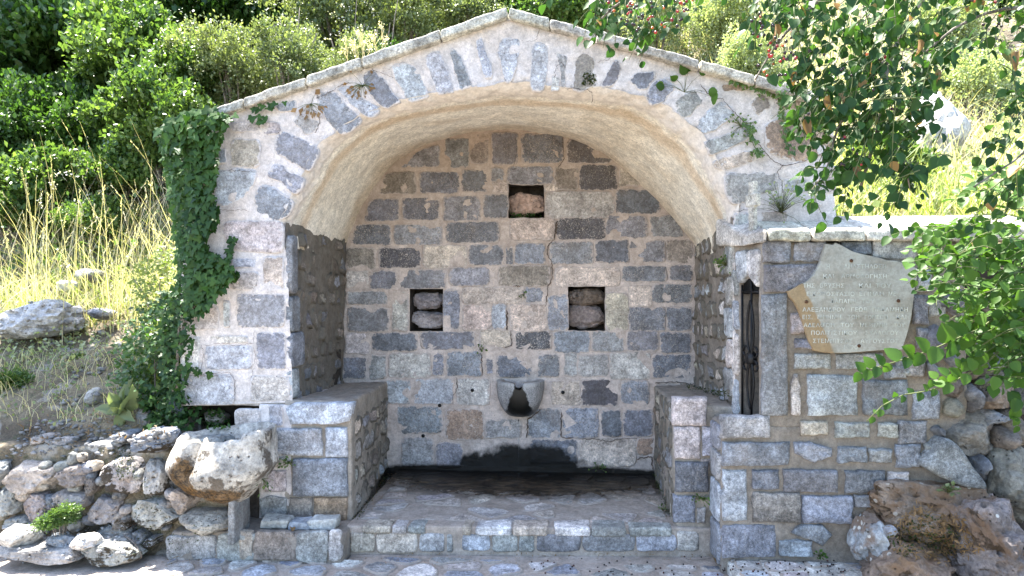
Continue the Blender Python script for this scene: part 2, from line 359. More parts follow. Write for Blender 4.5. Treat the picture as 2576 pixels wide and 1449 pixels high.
def mat_bowl():
    m, g, b, _ = new_mat('granite_bowl'); p = g.pos(); n3 = g.noise(p, 210.0, 3, 0.7)
    c = g.mix(g.ramp(n3, 0.42, 0.58), (0.11, 0.11, 0.115), (0.40, 0.39, 0.385)); c = g.scalec(c, g.ramp(g.noise(p, 9.0, 4), 0.3, 0.7, 0.75, 1.2))
    x, y, z = g.xyz(p)
    c = g.mix(g.ramp(g.math('ADD', g.xyz(p)[2], g.math('MULTIPLY', g.noise(p, 24.0, 4), 0.10)), 0.80, 0.85, 0, 0.55), c, (0.42, 0.40, 0.37)); c = g.mix(g.ramp(g.noise(g.mapv(p, (22.0, 22.0, 2.0)), 1.0, 4), 0.5, 0.7, 0, 0.6), c, (0.09, 0.085, 0.075))
    # black algae where the overflow runs: a wedge widening downwards, and the inside of the bowl
    dx = g.math('ABSOLUTE', g.math('ADD', x, 0.428)); wd = g.math('MULTIPLY', g.math('SUBTRACT', 0.775, z), 0.36)
    e = g.math('SUBTRACT', g.math('ADD', dx, g.math('MULTIPLY', g.math('SUBTRACT', g.noise(p, 30.0, 4), 0.5), 0.05)), g.math('ADD', wd, 0.035))
    wm = g.ramp(e, 0.008, -0.008); wm = g.math('MULTIPLY', wm, g.ramp(z, 0.80, 0.785))
    ins = g.node('ShaderNodeAttribute', {'attribute_name': 'edge'}).outputs['Fac']
    wm = g.math('MAXIMUM', wm, ins)
    c = g.mix(wm, c, (0.005, 0.005, 0.004)); g.set(b.inputs['Base Color'], c); g.set(b.inputs['Roughness'], g.mix(wm, (0.8,) * 3, (0.3,) * 3))
    g.set(b.inputs['Normal'], g.bump(n3, 0.5, 0.006)); return m
M_BOWL = mat_bowl()

# stone colours (albedo)
TONE = {'V': (.060, .062, .072), 'D': (.122, .131, .153), 'M': (.205, .207, .222), 'B': (.20, .213, .24), 'L': (.40, .365, .345),
        'P': (.47, .385, .33), 'K': (.205, .175, .150), 'T': (.40, .345, .285), 'S': (.35, .362, .39), 'W': (.55, .53, .50),
        'G': (.27, .27, .26), 'N': (.15, .155, .172), 'R': (.27, .19, .135)}
def tone(t, j=0.10):
    c = TONE[t] if isinstance(t, str) else t
    k = 1 + R.uniform(-j, j)
    return tuple(max(0.01, v * k * (1 + R.uniform(-0.03, 0.03))) for v in c)
def nz(p, f, s=0.0):
    return noise.noise(Vector((p[0] * f + s, p[1] * f - s * 0.7, p[2] * f + s * 1.3)))

# ------------------------------------------------------------------ shape builders
def box(a, b, c, d): return [(a, b), (c, b), (c, d), (a, d)]
def stone(parent, pts, n, t, mat, h=0.008, name='stone', jit=0.006, N=26, depth=0.03, rough=0.004, bev=0.008, soft=1):
    """one laid stone: ragged outline on a plane with normal n, standing h proud, its bed depth behind"""
    n = Vector(n).normalized(); ez = Vector((0, 0, 1)) if abs(n.z) < 0.9 else Vector((0, 1, 0))
    ex = ez.cross(n).normalized(); ez = n.cross(ex)
    P = [Vector(p) for p in pts]; c = sum(P, Vector()) / len(P)
    q = [((p - c).dot(ex), (p - c).dot(ez)) for p in P]
    A = sum(q[i][0] * q[(i + 1) % len(q)][1] - q[(i + 1) % len(q)][0] * q[i][1] for i in range(len(q)))
    if A < 0: q.reverse()
    L = [math.dist(q[i], q[(i + 1) % len(q)]) for i in range(len(q))]; per = sum(L)
    o = []
    for i in range(len(q)):
        k = max(1, round(N * L[i] / per)); a, b = q[i], q[(i + 1) % len(q)]
        for j in range(k): o.append((a[0] + (b[0] - a[0]) * j / k, a[1] + (b[1] - a[1]) * j / k))
    m = len(o)
    for _ in range(soft):
        o = [(0.25 * o[i - 1][0] + 0.5 * o[i][0] + 0.25 * o[(i + 1) % m][0], 0.25 * o[i - 1][1] + 0.5 * o[i][1] + 0.25 * o[(i + 1) % m][1]) for i in range(m)]
    sd = R.uniform(0, 50)
    oo = []
    for x, y in o:
        r = math.hypot(x, y) + 1e-6; w_ = c + ex * x + ez * y
        k = jit * (nz(w_, 16, sd) * 1.2 + nz(w_, 47, sd) * 0.9); oo.append((x + x / r * k, y + y / r * k))
    rad = sum(math.hypot(*p) for p in oo) / m; bs = 1 - min(0.3, bev / rad)
    tx, tz = R.uniform(-1, 1) * rough * 0.8, R.uniform(-1, 1) * rough * 0.8
    V, E = [], []
    for sc_, hh, e in ((1.0, -depth, 1.0), (1.0, h * 0.45, 1.0), (bs, h, 0.75), (0.68, h, 0.25), (0.36, h, 0.0)):
        for x, y in oo:
            X, Y = x * sc_, y * sc_; w_ = c + ex * X + ez * Y
            z = hh
            if hh > 0: z += rough * (nz(w_, 9, sd) * 1.3 + nz(w_, 24, sd) * 0.8) * (1.0 if sc_ < 1 else 0.4) + (tx * X + tz * Y) / rad
            V.append(ex * X + ez * Y + n * z); E.append(e)
    V.append(n * (h + rough * nz(c, 9, sd))); E.append(0.0)
    F = []
    for k in range(4):
        for i in range(m):
            a, b = k * m + i, k * m + (i + 1) % m; F.append((a, b, b + m, a + m))
    for i in range(m): F.append((4 * m + i, 4 * m + (i + 1) % m, 5 * m))
    me = mk_mesh(name, V, F, mat)
    at = me.attributes.new('edge', 'FLOAT', 'POINT'); at.data.foreach_set('value', E)
    return ob(name, me, parent, c, tone(t))

def rough_box(name, C, sub, nzamp, mat, parent=None, rad=0.012, color=None, f=(7, 22), label_loc=None, seed=None, smooth=True):
    """rounded box mapped on 8 corners C[(ix,iy,iz)] with weathered faces"""
    C = {k: Vector(v) for k, v in C.items()}
    ctr = sum(C.values(), Vector()) / 8
    dims = [(C[(1, 0, 0)] - C[(0, 0, 0)]).length, (C[(0, 1, 0)] - C[(0, 0, 0)]).length, (C[(0, 0, 1)] - C[(0, 0, 0)]).length]
    hd = [max(d / 2, 1e-4) for d in dims]; r = min(rad, min(hd) * 0.9); sd = R.uniform(0, 40) if seed is None else seed
    idx, V, F = {}, [], []
    def vert(u):
        key = tuple(round(a, 5) for a in u)
        if key in idx: return idx[key]
        p = [u[i] * hd[i] for i in range(3)]; q = [max(-(hd[i] - r), min(hd[i] - r, p[i])) for i in range(3)]
        d = Vector([p[i] - q[i] for i in range(3)])
        p = [q[i] + (d.normalized()[i] * r if d.length > 1e-9 else 0) for i in range(3)]
        t = [(p[i] / hd[i] + 1) / 2 for i in range(3)]; w_ = Vector()
        for k, c in C.items():
            w_ += c * ((t[0] if k[0] else 1 - t[0]) * (t[1] if k[1] else 1 - t[1]) * (t[2] if k[2] else 1 - t[2]))
        if nzamp:
            w_ += Vector((nz(w_, f[0], sd) + .5 * nz(w_, f[1], sd), nz(w_, f[0], sd + 9) + .5 * nz(w_, f[1], sd + 9), nz(w_, f[0], sd + 17) + .5 * nz(w_, f[1], sd + 17))) * nzamp
        V.append(w_ - ctr); idx[key] = len(V) - 1; return idx[key]
    def ticks(n, h):
        b = min(0.45, r / h) if n > 2 else 0
        t = [-1 + 2 * i / n for i in range(n + 1)]
        if b and n > 2: t = sorted(set([-1, -1 + b * 0.4, -1 + b] + [(-1 + b) + (2 - 2 * b) * i / n for i in range(1, n)] + [1 - b, 1 - b * 0.4, 1]))
        return t
    T = [ticks(sub[i], hd[i]) for i in range(3)]
    for ax in range(3):
        a, b = [(1, 2), (2, 0), (0, 1)][ax]
        for s in (-1, 1):
            for i in range(len(T[a]) - 1):
                for j in range(len(T[b]) - 1):
                    qd = []
                    for (ii, jj) in ((i, j), (i + 1, j), (i + 1, j + 1), (i, j + 1)):
                        u = [0, 0, 0]; u[ax] = s; u[a] = T[a][ii]; u[b] = T[b][jj]; qd.append(vert(u))
                    if s < 0: qd.reverse()
                    F.append(qd)
    return ob(name, mk_mesh(name, V, F, mat, smooth), parent, ctr, color)
def bx(x0, x1, y0, y1, z0, z1):
    return {(i, j, k): ((x0, x1)[i], (y0, y1)[j], (z0, z1)[k]) for i in (0, 1) for j in (0, 1) for k in (0, 1)}

import bmesh
_ico = {}
def ico(sub):
    if sub not in _ico:
        bm = bmesh.new(); bmesh.ops.create_icosphere(bm, subdivisions=sub, radius=1.0)
        _ico[sub] = ([v.co.copy() for v in bm.verts], [[v.index for v in f.verts] for f in bm.faces]); bm.free()
    return _ico[sub]
def rock(name, c, dims, mat, t, parent=None, sub=3, cuts=11, rot=None, amp=0.10, flat=0.0, pit=0.0):
    """angular weathered rock: a ball cut by random planes, then eroded"""
    vs, fs = ico(sub); pl = []
    for _ in range(cuts):
        n = Vector((R.gauss(0, 1), R.gauss(0, 1), R.gauss(0, 1))).normalized(); pl.append((n, R.uniform(0.62, 0.95)))
    if flat: pl.append((Vector((0, -1, 0.05)).normalized(), 0.55)); pl.append((Vector((0, 0, 1)), 0.72))
    for a in ((1, 0, 0), (-1, 0, 0), (0, 0, 1), (0, 0, -1)): pl.append((Vector(a), 0.86))
    M = Matrix.Rotation(R.uniform(-0.15, 0.15) if rot is None else rot, 3, 'Y'); sd = R.uniform(0, 60); V = []
    for v in vs:
        k = 1.0
        for n, d in pl:
            q = n.dot(v)
            if q > 1e-3: k = min(k, d / q)
        p = v * k
        p = p * (1 + amp * (nz(p, 2.1, sd) + 0.5 * nz(p, 5.0, sd)) + 0.035 * nz(p, 11.0, sd) + 0.018 * nz(p, 21.0, sd))
        if pit:
            q = nz(p, 6.5, sd + 5); p = p * (1 - pit * max(0, q - 0.15))
        p = Vector((p.x * dims[0], p.y * dims[1], p.z * dims[2])); V.append(M @ p)
    return ob(name, mk_mesh(name, V, fs, mat, sub < 4), parent, c, tone(t))
def tube(V, F, pts, rad, n=6):
    """append a tapered tube through pts with radii rad"""
    b = len(V); up = Vector((0.13, 0.21, 0.97))
    for i, p in enumerate(pts):
        t = (Vector(pts[min(i + 1, len(pts) - 1)]) - Vector(pts[max(i - 1, 0)])).normalized()
        s = t.cross(up); s = s.normalized() if s.length > 1e-4 else Vector((1, 0, 0)); q = t.cross(s)
        for k in range(n):
            a = 2 * math.pi * k / n; V.append(Vector(p) + (s * math.cos(a) + q * math.sin(a)) * rad[i])
    for i in range(len(pts) - 1):
        for k in range(n):
            F.append((b + i * n + k, b + i * n + (k + 1) % n, b + (i + 1) * n + (k + 1) % n, b + (i + 1) * n + k))
    F.append([b + k for k in range(n)][::-1]); F.append([b + (len(pts) - 1) * n + k for k in range(n)])
def tube_obj(name, pts, rad, mat, parent=None, n=6, color=None):
    V, F = [], []; tube(V, F, pts, rad, n); c = Vector(pts[0])
    return ob(name, mk_mesh(name, [v - c for v in V], F, mat), parent, c, color)
def spline(pts, n):
    """resample a polyline with Catmull-Rom to n points"""
    P = [Vector(p) for p in pts]; out = []
    L = [0.0]
    for i in range(len(P) - 1): L.append(L[-1] + (P[i + 1] - P[i]).length)
    for k in range(n):
        s = L[-1] * k / (n - 1); i = 0
        while i < len(P) - 2 and L[i + 1] < s: i += 1
        t = (s - L[i]) / max(1e-9, L[i + 1] - L[i])
        a, b, c, d = P[max(i - 1, 0)], P[i], P[i + 1], P[min(i + 2, len(P) - 1)]
        out.append(0.5 * ((2 * b) + (c - a) * t + (2 * a - 5 * b + 4 * c - d) * t * t + (3 * b - a - 3 * c + d) * t ** 3))
    return out
def poly(pts, n):
    P = [Vector(p) for p in pts]; L = [0.0]; out = []
    for i in range(len(P) - 1): L.append(L[-1] + (P[i + 1] - P[i]).length)
    for k in range(n):
        s = L[-1] * k / (n - 1); i = 0
        while i < len(P) - 2 and L[i + 1] < s: i += 1
        out.append(P[i].lerp(P[i + 1], (s - L[i]) / max(1e-9, L[i + 1] - L[i])))
    return out

# leaf templates: vertices (side, along, up) and triangles
def T_(v, f): return np.array(v, dtype=np.float32), np.array(f, dtype=np.int32)
LEAF2 = T_([(0, 0, 0), (-.36, .5, .10), (0, 1, 0), (.36, .5, .10)], [(0, 2, 1), (0, 3, 2)])
_r = [(.26, .04), (.43, .27), (.41, .55), (.22, .84)]
OVATE = T_([(0, 0, 0), (0, .30, -.02), (0, .62, -.06), (0, 1.04, -.16)] + [(x, y, .30 * x - .13 * y * y) for x, y in _r] + [(-x, y, .30 * x - .13 * y * y) for x, y in _r],
           [(0, 4, 1), (4, 5, 1), (1, 5, 2), (5, 6, 2), (2, 6, 7), (2, 7, 3), (0, 1, 8), (8, 1, 9), (1, 2, 9), (9, 2, 10), (2, 11, 10), (2, 3, 11)])
_i = [(.26, -.10), (.52, .14), (.27, .34), (.24, .60)]
IVYL = T_([(0, .05, 0), (0, .34, .03), (0, 1.0, -.10)] + [(x, y, .16 * x - .08 * y) for x, y in _i] + [(-x, y, .16 * x - .08 * y) for x, y in _i],
          [(0, 3, 1), (3, 4, 1), (4, 5, 1), (5, 6, 1), (6, 2, 1), (0, 1, 7), (7, 1, 8), (8, 1, 9), (9, 1, 10), (10, 1, 2)])
def leaf_np(T, P, D, Nn, S, W=None):
    """many leaves -> (V,F); P base points, D along-axis, Nn approx normals, S lengths, W width factor"""
    tv, tf = T; n = len(P); D = D / (np.linalg.norm(D, axis=1, keepdims=True) + 1e-9)
    side = np.cross(D, Nn); side /= (np.linalg.norm(side, axis=1, keepdims=True) + 1e-9); up = np.cross(side, D)
    W = np.ones(n) if W is None else W
    V = P[:, None, :] + S[:, None, None] * (tv[None, :, 0:1] * side[:, None, :] * W[:, None, None] + tv[None, :, 1:2] * D[:, None, :] + tv[None, :, 2:3] * up[:, None, :])
    F = tf[None] + (np.arange(n) * len(tv))[:, None, None]
    return V.reshape(-1, 3), F.reshape(-1, 3)
def unit(n): 
    v = RN.normal(size=(n, 3)); return v / np.linalg.norm(v, axis=1, keepdims=True)
def in_poly(x, y, pg):
    c = False; j = len(pg) - 1
    for i in range(len(pg)):
        if (pg[i][1] > y) != (pg[j][1] > y) and x < (pg[j][0] - pg[i][0]) * (y - pg[i][1]) / (pg[j][1] - pg[i][1]) + pg[i][0]: c = not c
        j = i
    return c
def sample_poly(pg, n, rr=R):
    xs = [p[0] for p in pg]; ys = [p[1] for p in pg]; out = []
    while len(out) < n:
        x, y = rr.uniform(min(xs), max(xs)), rr.uniform(min(ys), max(ys))
        if in_poly(x, y, pg): out.append((x, y))
    return out

# ================================================================== SETTING: terrain
def sstep(a, b, x):
    t = max(0.0, min(1.0, (x - a) / (b - a))); return t * t * (3 - 2 * t)
def hz(x, y):
    front = -0.20 + 0.02 * nz((x, y, 0), 0.6)
    back = max(0.0, y - 7.1)
    left = 0.56 + max(0, min(y, 7.1) - 4.8) * 0.42 + back * 0.84
    mid = 1.55 + max(0, y - 6.85) * 0.80
    right = 1.86 + max(0, min(y, 8.0) - 5.1) * 0.36 + max(0, y - 8.0) * 0.80
    wl = sstep(-2.2, -4.2, x); wr = sstep(0.4, 2.2, x)
    if x < -2.62 and y < 6.6: wl = 1.0
    t = left * wl + (mid * (1 - wr) + right * wr) * (1 - wl)
    if x < -2.62: rise = sstep(4.72, 4.98, y)
    elif x > 1.74: rise = sstep(4.86, 5.08, y)
    else: rise = 0.0 if y < 6.85 else 1.0
    n = 0.07 * nz((x, y, 3), 1.3) + 0.03 * nz((x, y, 3), 4.0) + 0.25 * nz((x, y, 9), 0.35) * sstep(7, 12, y)
    if -2.62 <= x <= 1.74 and y < 6.85 and y > 4.95: return -0.32
    z = front * (1 - rise) + (t + n) * rise
    if y < -10: z += 0.0
    return z
gx = np.unique(np.concatenate([np.linspace(-60, -8, 27), np.linspace(-8, 8, 200), np.linspace(8, 60, 27)]))
gy = np.unique(np.concatenate([np.linspace(-60, -2, 20), np.linspace(-2, 4, 30), np.linspace(4, 9, 84), np.linspace(9, 18, 60), np.linspace(18, 60, 22)]))
TV = np.array([(x, y, hz(x, y)) for y in gy for x in gx]); nx = len(gx)
TF = np.array([(j * nx + i, j * nx + i + 1, (j + 1) * nx + i + 1, (j + 1) * nx + i) for j in range(len(gy) - 1) for i in range(nx - 1)])
tag(ob('hillside', mk_np('hillside', TV, TF, M_SOIL, True)), kind='structure')

# ================================================================== THE FOUNTAIN
YF, YB = 5.0, 6.4
fountain = thing('stone_fountain', 'arched stone village fountain niche with gabled front and plastered vault', 'fountain', (-0.445, 5.0, -0.19))
inner = [(736, 1012), (728, 800), (719, 600), (716, 563), (738, 515), (764, 462), (792, 408), (815, 375), (854, 342), (909, 307), (967, 281), (1075, 256),
         (1178, 239), (1264, 228), (1342, 229), (1421, 233), (1483, 237), (1540, 243), (1592, 251), (1655, 276), (1700, 307), (1745, 348), (1778, 392), (1800, 435), (1822, 480), (1839, 522), (1843, 566), (1843, 1010)]
NI = 420; MJ = 30
Wi = poly(spline([onY(x, y, YF) for x, y in inner], 900), NI)
VC = Vector((-0.445, 0, 1.75))
def rad(p): return Vector((p.x - VC.x, 0, p.z - VC.z)).normalized()
LIP = 0.045
Wi = [p + rad(p) * (LIP * sstep(1.80, 2.0, p.z) * (1 + .5 * nz(p, 9.0))) for p in Wi]
outer = [(455, 1021), (455, 700), (522, 318), (538, 300), (1280, 48), (2055, 262), (2085, 330), (2104, 560), (2104, 740)]
Wo = poly([onY(x, y, YF) for x, y in outer], NI)
V, F = [], []
for j in range(MJ + 1):
    t = j / MJ
    for i in range(NI):
        p = Wi[i].lerp(Wo[i], t)
        p.y += 0.007 * nz(p, 4.0) + 0.005 * nz(p, 11.0) + max(0, 1 - t * 7) * (0.016 * nz(p, 17.0) + 0.010 * nz(p, 38.0) + 0.004)
        V.append(p)
for j in range(MJ):
    for i in range(NI - 1):
        a = j * NI + i; F.append((a, a + NI, a + NI + 1, a + 1))
b0 = len(V)
for i in range(NI):                                     # outer returns of the masonry, back to the hillside
    q = Wo[i].copy(); q.y = 6.95; V.append(q)
for i in range(NI - 1): F.append((MJ * NI + i, b0 + i, b0 + i + 1, MJ * NI + i + 1))
facade = ob('facade', mk_mesh('facade', [v - Vector((-0.445, 5, 1)) for v in V], F, M_FAC), fountain, (-0.445, 5, 1))
bl = [onY(455, 1021, 5), onY(736, 1012, 5)]
c0 = bl[0]; c1 = bl[1]
rough_box('pier_foot', bx(-2.17, -1.93, 4.985, 5.8, -0.3, c0.z + 0.02), (4, 8, 10), 0.006, M_FAC, fountain)
rough_box('pier_core', bx(-2.72, -1.99, 5.30, 6.3, -0.3, c0.z + 0.3), (10, 4, 10), 0.02, M_CAV, fountain)
rough_box('pier_soffit', bx(-2.735, -1.985, 5.02, 5.36, c0.z + 0.002, c0.z + 0.12), (10, 6, 3), 0.006, M_FAC, fountain)

# stones seen in the facade
NF = (0, -1, 0)
def fs(Z, pts, t, h=0.006, mat=None, Y=None, **k):
    if len(pts) == 4 and not isinstance(pts[0], tuple): pts = box(*pts)
    return stone(k.pop('parent', facade), [onY(*Z(*p), (YF if Y is None else Y)) for p in pts], NF, t, mat or S_FAC, h, **k)
FAC2 = [((350, 785, 560, 850), 'L'), ((565, 785, 690, 865), 'L'), ((360, 895, 550, 1075), 'T'), ((278, 960, 330, 1055), 'B'),
    ([(275, 1110), (515, 1105), (510, 1150), (440, 1270), (330, 1320), (265, 1290)], 'S'), ([(690, 855), (770, 880), (930, 960), (900, 1020), (860, 1090), (650, 975)], 'B'),
    ([(640, 1065), (705, 1070), (720, 1110), (830, 1150), (800, 1230), (740, 1235), (690, 1165), (600, 1140)], 'B'),
    ([(560, 1205), (610, 1210), (760, 1300), (720, 1380), (650, 1410), (540, 1365), (530, 1270)], 'B'), ([(770, 790), (810, 735), (930, 790), (900, 845), (850, 870), (790, 810)], 'G'),
    ([(920, 620), (1020, 600), (1190, 770), (1080, 860), (1040, 830), (930, 690)], 'B'), ([(1060, 585), (1140, 560), (1220, 640), (1310, 700), (1250, 755), (1190, 720)], 'S'),
    ([(1210, 490), (1280, 455), (1440, 650), (1340, 690), (1260, 600)], 'N'), ([(1405, 440), (1480, 415), (1560, 460), (1630, 610), (1510, 650), (1430, 520)], 'S'),
    ([(650, 685), (770, 645), (775, 700), (680, 720)], 'B')]
def grow(p, k=1.15):
    if not isinstance(p[0], tuple): return p
    cx, cy = sum(q[0] for q in p) / len(p), sum(q[1] for q in p) / len(p); return [(cx + (x - cx) * k, cy + (y - cy) * k) for x, y in p]
for p, t in FAC2: fs(Z2, grow(p), t, 0.005, jit=0.011)
FAC3 = [([(0, 370), (90, 345), (120, 400), (180, 580), (85, 595), (45, 480)], 'S'), ([(155, 325), (190, 320), (230, 370), (300, 545), (230, 570), (200, 460)], 'B'),
    ([(330, 260), (370, 255), (385, 320), (430, 430), (430, 495), (385, 495), (350, 370)], 'S'), ([(480, 280), (540, 255), (610, 280), (590, 400), (560, 510), (520, 515), (500, 430), (475, 340)], 'S'),
    ([(695, 300), (740, 285), (785, 320), (785, 420), (765, 570), (690, 570), (685, 470)], 'S'), ([(850, 350), (920, 370), (900, 440), (905, 560), (880, 560), (870, 430)], 'G'), ((815, 490, 870, 585), 'W'),
    ([(985, 365), (1040, 350), (1095, 390), (1070, 470), (1080, 540), (1000, 580), (960, 560), (975, 430)], 'K'), ([(1240, 405), (1255, 460), (1215, 550), (1140, 555), (1165, 490), (1215, 410)], 'N'),
    ([(1318, 520), (1365, 475), (1470, 462), (1470, 500), (1420, 580), (1370, 560)], 'D'), ([(1480, 530), (1560, 510), (1600, 570), (1540, 650), (1470, 670), (1430, 630)], 'B')]
for p, t in FAC3: fs(Z3, grow(p), t, 0.005, jit=0.011)
FACR = [([(140, 590), (240, 530), (320, 570), (280, 620), (200, 690), (150, 650)], 'G'), ([(285, 690), (410, 590), (485, 650), (470, 690), (320, 780), (270, 740)], 'S'),
    ([(320, 820), (560, 745), (585, 800), (390, 890), (345, 900)], 'G'), ([(360, 935), (580, 870), (600, 930), (430, 990), (400, 980)], 'T'),
    ([(440, 1010), (730, 990), (745, 1080), (740, 1100), (650, 1120), (480, 1190), (440, 1080)], 'G'), ([(590, 600), (640, 540), (700, 570), (695, 630), (620, 660)], 'K'),
    ([(670, 730), (760, 680), (860, 650), (1050, 640), (1055, 860), (940, 930), (840, 935), (700, 890), (665, 800)], 'R'), ([(720, 545), (860, 560), (970, 590), (960, 650), (850, 640), (740, 620)], 'R'),
    ((780, 1040, 920, 1115), 'G'), ((485, 1230, 570, 1370), 'G'), ((640, 1225, 800, 1290), 'T'), ((930, 1050, 990, 1200), 'L'), ((1000, 960, 1080, 1120), 'L'), ((410, 490, 560, 530), 'R')]
for p, t in FACR: fs(ZR, grow(p, 1.06), t, 0.005, jit=0.011)
PIER = [([(340, 60), (790, 60), (790, 300), (420, 275), (345, 170)], 'L'), ((410, 335, 600, 400), 'S'), ((640, 320, 790, 570), 'T'), ((400, 430, 605, 560), 'L'), ((445, 590, 798, 835), 'B'),
    ((350, 640, 400, 835), 'S'), ([(50, 600), (150, 600), (320, 680), (320, 850), (50, 855)], 'L'), ((250, 895, 530, 945), 'L'), ((215, 962, 565, 1140), 'S'), ((592, 870, 805, 1140), 'B'),
    ((42, 900, 185, 1125), 'W'), ((42, 1172, 435, 1395), 'S'), ((545, 1180, 830, 1368), 'L')]
for p, t in PIER: fs(ZP, p, t, 0.006, jit=0.006)
for p, t in [((70, 245, 262, 375), 'L'), ((318, 215, 420, 375), 'S')]: fs(ZB, p, t, 0.010, Y=4.985)

# coping slabs along the gable
JL = [536, 612, 770, 909, 1108, 1277]; JR = [1279, 1382, 1500, 1616, 1760, 1900, 2062]
def gy_(x): return 297 + (x - 538) * (43 - 297) / (1280 - 538) if x < 1280 else 43 + (x - 1280) * (258 - 43) / (2047 - 1280)
for J in (JL, JR):
    for a, b in zip(J[:-1], J[1:]):
        g = 1.6
        p, q = onY(a + g, gy_(a + g), 4.945), onY(b - g, gy_(b - g), 4.945); th = 0.072 + R.uniform(-.006, .006)
        yo = 4.935 + R.uniform(-0.012, 0.012); C = {}
        for i, e in ((0, p), (1, q)):
            for k in (0, 1):
                C[(i, 0, k)] = (e.x, yo, e.z + k * th); C[(i, 1, k)] = (e.x, 5.55, e.z + k * (th + 0.02))
        rough_box('coping_slab', C, (24, 6, 4), 0.008, S_COP, fountain, 0.014, tone((.40, .37, .32)), (9, 30))
V = [onY(540, 290, 5.03), onY(1280, 40, 5.03), onY(2060, 255, 5.03)]
V = [v + Vector((0, 0.25, 0.02)) for v in V] + [Vector((v.x, 6.95, v.z + 0.03)) for v in V]
ob('roof', mk_mesh('roof', V, [(0, 1, 4, 3), (1, 2, 5, 4)], M_FAC, False), fountain)

# vault: from the front arch back to the tympanum arch
bk = [(864, 650), (872, 606), (898, 545), (925, 498), (952, 455), (1002, 402), (1080, 360), (1170, 336), (1262, 327), (1352, 333), (1440, 354), (1530, 398), (1606, 458), (1672, 525), (1716, 580), (1745, 612), (1756, 655)]
fr = [(719, 620), (716, 563)] + inner[4:26] + [(1843, 566), (1843, 615)]
A = poly(spline([onY(x, y, YF - 0.006) for x, y in fr], 900), 260); B = poly(spline([onY(x, y, YB) for x, y in bk], 900), 260)
V, F = [], []; MV = 44
cen = Vector((-0.445, 0, 1.75))
for j in range(MV + 1):
    t = (j / MV) ** 1.7; tt = t
    for i in range(260):
        p = A[i].lerp(B[i], tt); r = Vector((p.x - cen.x, 0, p.z - cen.z)).normalized()
        k = 0.014 * nz(p, 3.0, 4) + 0.006 * nz(p, 12.0, 4) + (0.010 * nz(p, 26.0) if j < 4 else 0)
        lp = LIP * 1.12 * max(0, 1 - t / 0.10) ** 2 * (1 + .5 * nz(A[i], 9.0)) * sstep(1.80, 2.0, p.z)
        if t < .16: k += .012 * nz(p, 20.0) + .008 * nz(p, 42.0)
        p = p + r * (k * min(1, t * 8 + .4) + lp); V.append(p)
for j in range(MV):
    for i in range(259):
        a = j * 260 + i; F.append((a, a + 1, a + 261, a + 260))
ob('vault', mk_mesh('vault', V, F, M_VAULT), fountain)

# niche side walls (rubble in grey render)
def side_wall(q, cols, sgn, nm, mortar, tones, seed):
    R.seed(seed)
    P00, P10, P01, P11 = [Vector(v) for v in q]          # front-bottom, back-bottom, front-top, back-top
    f = lambda s, t: (P00.lerp(P10, s)).lerp(P01.lerp(P11, s), t)
    V, F = [], []; a, b = 60, 60
    for j in range(b + 1):
        for i in range(a + 1):
            p = f(i / a, j / b); p.x += sgn * (0.012 * nz(p, 5.0) + 0.008 * nz(p, 14.0)); V.append(p)
    for j in range(b):
        for i in range(a):
            k = j * (a + 1) + i; F.append((k, k + 1, k + a + 2, k + a + 1) if sgn > 0 else (k, k + a + 1, k + a + 2, k + 1))
    o = ob(nm, mk_mesh(nm, V, F, mortar), fountain)
    n = (P10 - P00).cross(P01 - P00).normalized()
    if n.x * sgn < 0: n = -n
    t = 0.03
    while t < 0.93:
        hh = R.uniform(0.07, 0.13); s = R.uniform(0.01, 0.06)
        while s < 0.95:
            wd = R.uniform(0.07, 0.17)
            c = [(s, t), (min(.985, s + wd), t + R.uniform(-.02, .02)), (min(.985, s + wd * R.uniform(.85, 1)), min(.97, t + hh * R.uniform(.7, 1))), (s + R.uniform(0, .02), min(.97, t + hh * R.uniform(.8, 1)))]
            if R.random() < 0.9: stone(o, [f(*e) for e in c], n, R.choice(tones), S_SIDE, R.uniform(.006, .022), jit=0.028, N=22, rough=0.016, bev=0.030, soft=2)
            s += wd + R.uniform(0.02, 0.05)
        t += hh + R.uniform(0.01, 0.03)
    return o
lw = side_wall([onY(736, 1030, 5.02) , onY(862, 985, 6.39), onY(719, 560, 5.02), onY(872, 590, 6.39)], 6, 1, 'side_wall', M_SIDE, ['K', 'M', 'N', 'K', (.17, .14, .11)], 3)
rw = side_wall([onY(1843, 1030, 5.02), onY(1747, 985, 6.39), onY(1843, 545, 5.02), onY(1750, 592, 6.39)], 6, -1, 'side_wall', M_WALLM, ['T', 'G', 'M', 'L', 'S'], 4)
# smooth quoins returning into the niche at the left jamb
R.seed(21)
for (y0, y1, d, t) in ((590, 740, .10, 'N'), (745, 835, .14, 'B'), (838, 925, .22, 'B'), (930, 1004, .13, 'S')):
    a0, a1 = onY(722, y0, 5.0), onY(733, y1, 5.0)
    stone(lw, [(a1.x + .006, 5.004, a1.z), (a1.x + .006 + d * .08, 5.0 + d, a1.z), (a0.x + .006 + d * .08, 5.0 + d, a0.z), (a0.x + .006, 5.004, a0.z)], (1, -.08, 0), t, S_WALL, 0.012, rough=0.003, jit=.004)
for (y0, y1, d, t) in ((600, 690, .16, 'G'), (695, 770, .12, 'L'), (775, 850, .2, 'S'), (855, 925, .14, 'L'), (930, 1000, .18, 'G')):
    a0 = onY(1843, y0, 5.0); a1 = onY(1843, y1, 5.0)
    stone(rw, [(a1.x - .004, 5.01, a1.z), (a1.x - .004, 5.0 + d, a1.z), (a0.x - .004, 5.0 + d, a0.z), (a0.x - .004, 5.01, a0.z)], (-1, -.05, 0), t, S_WALL, 0.014, rough=0.006, jit=.010)

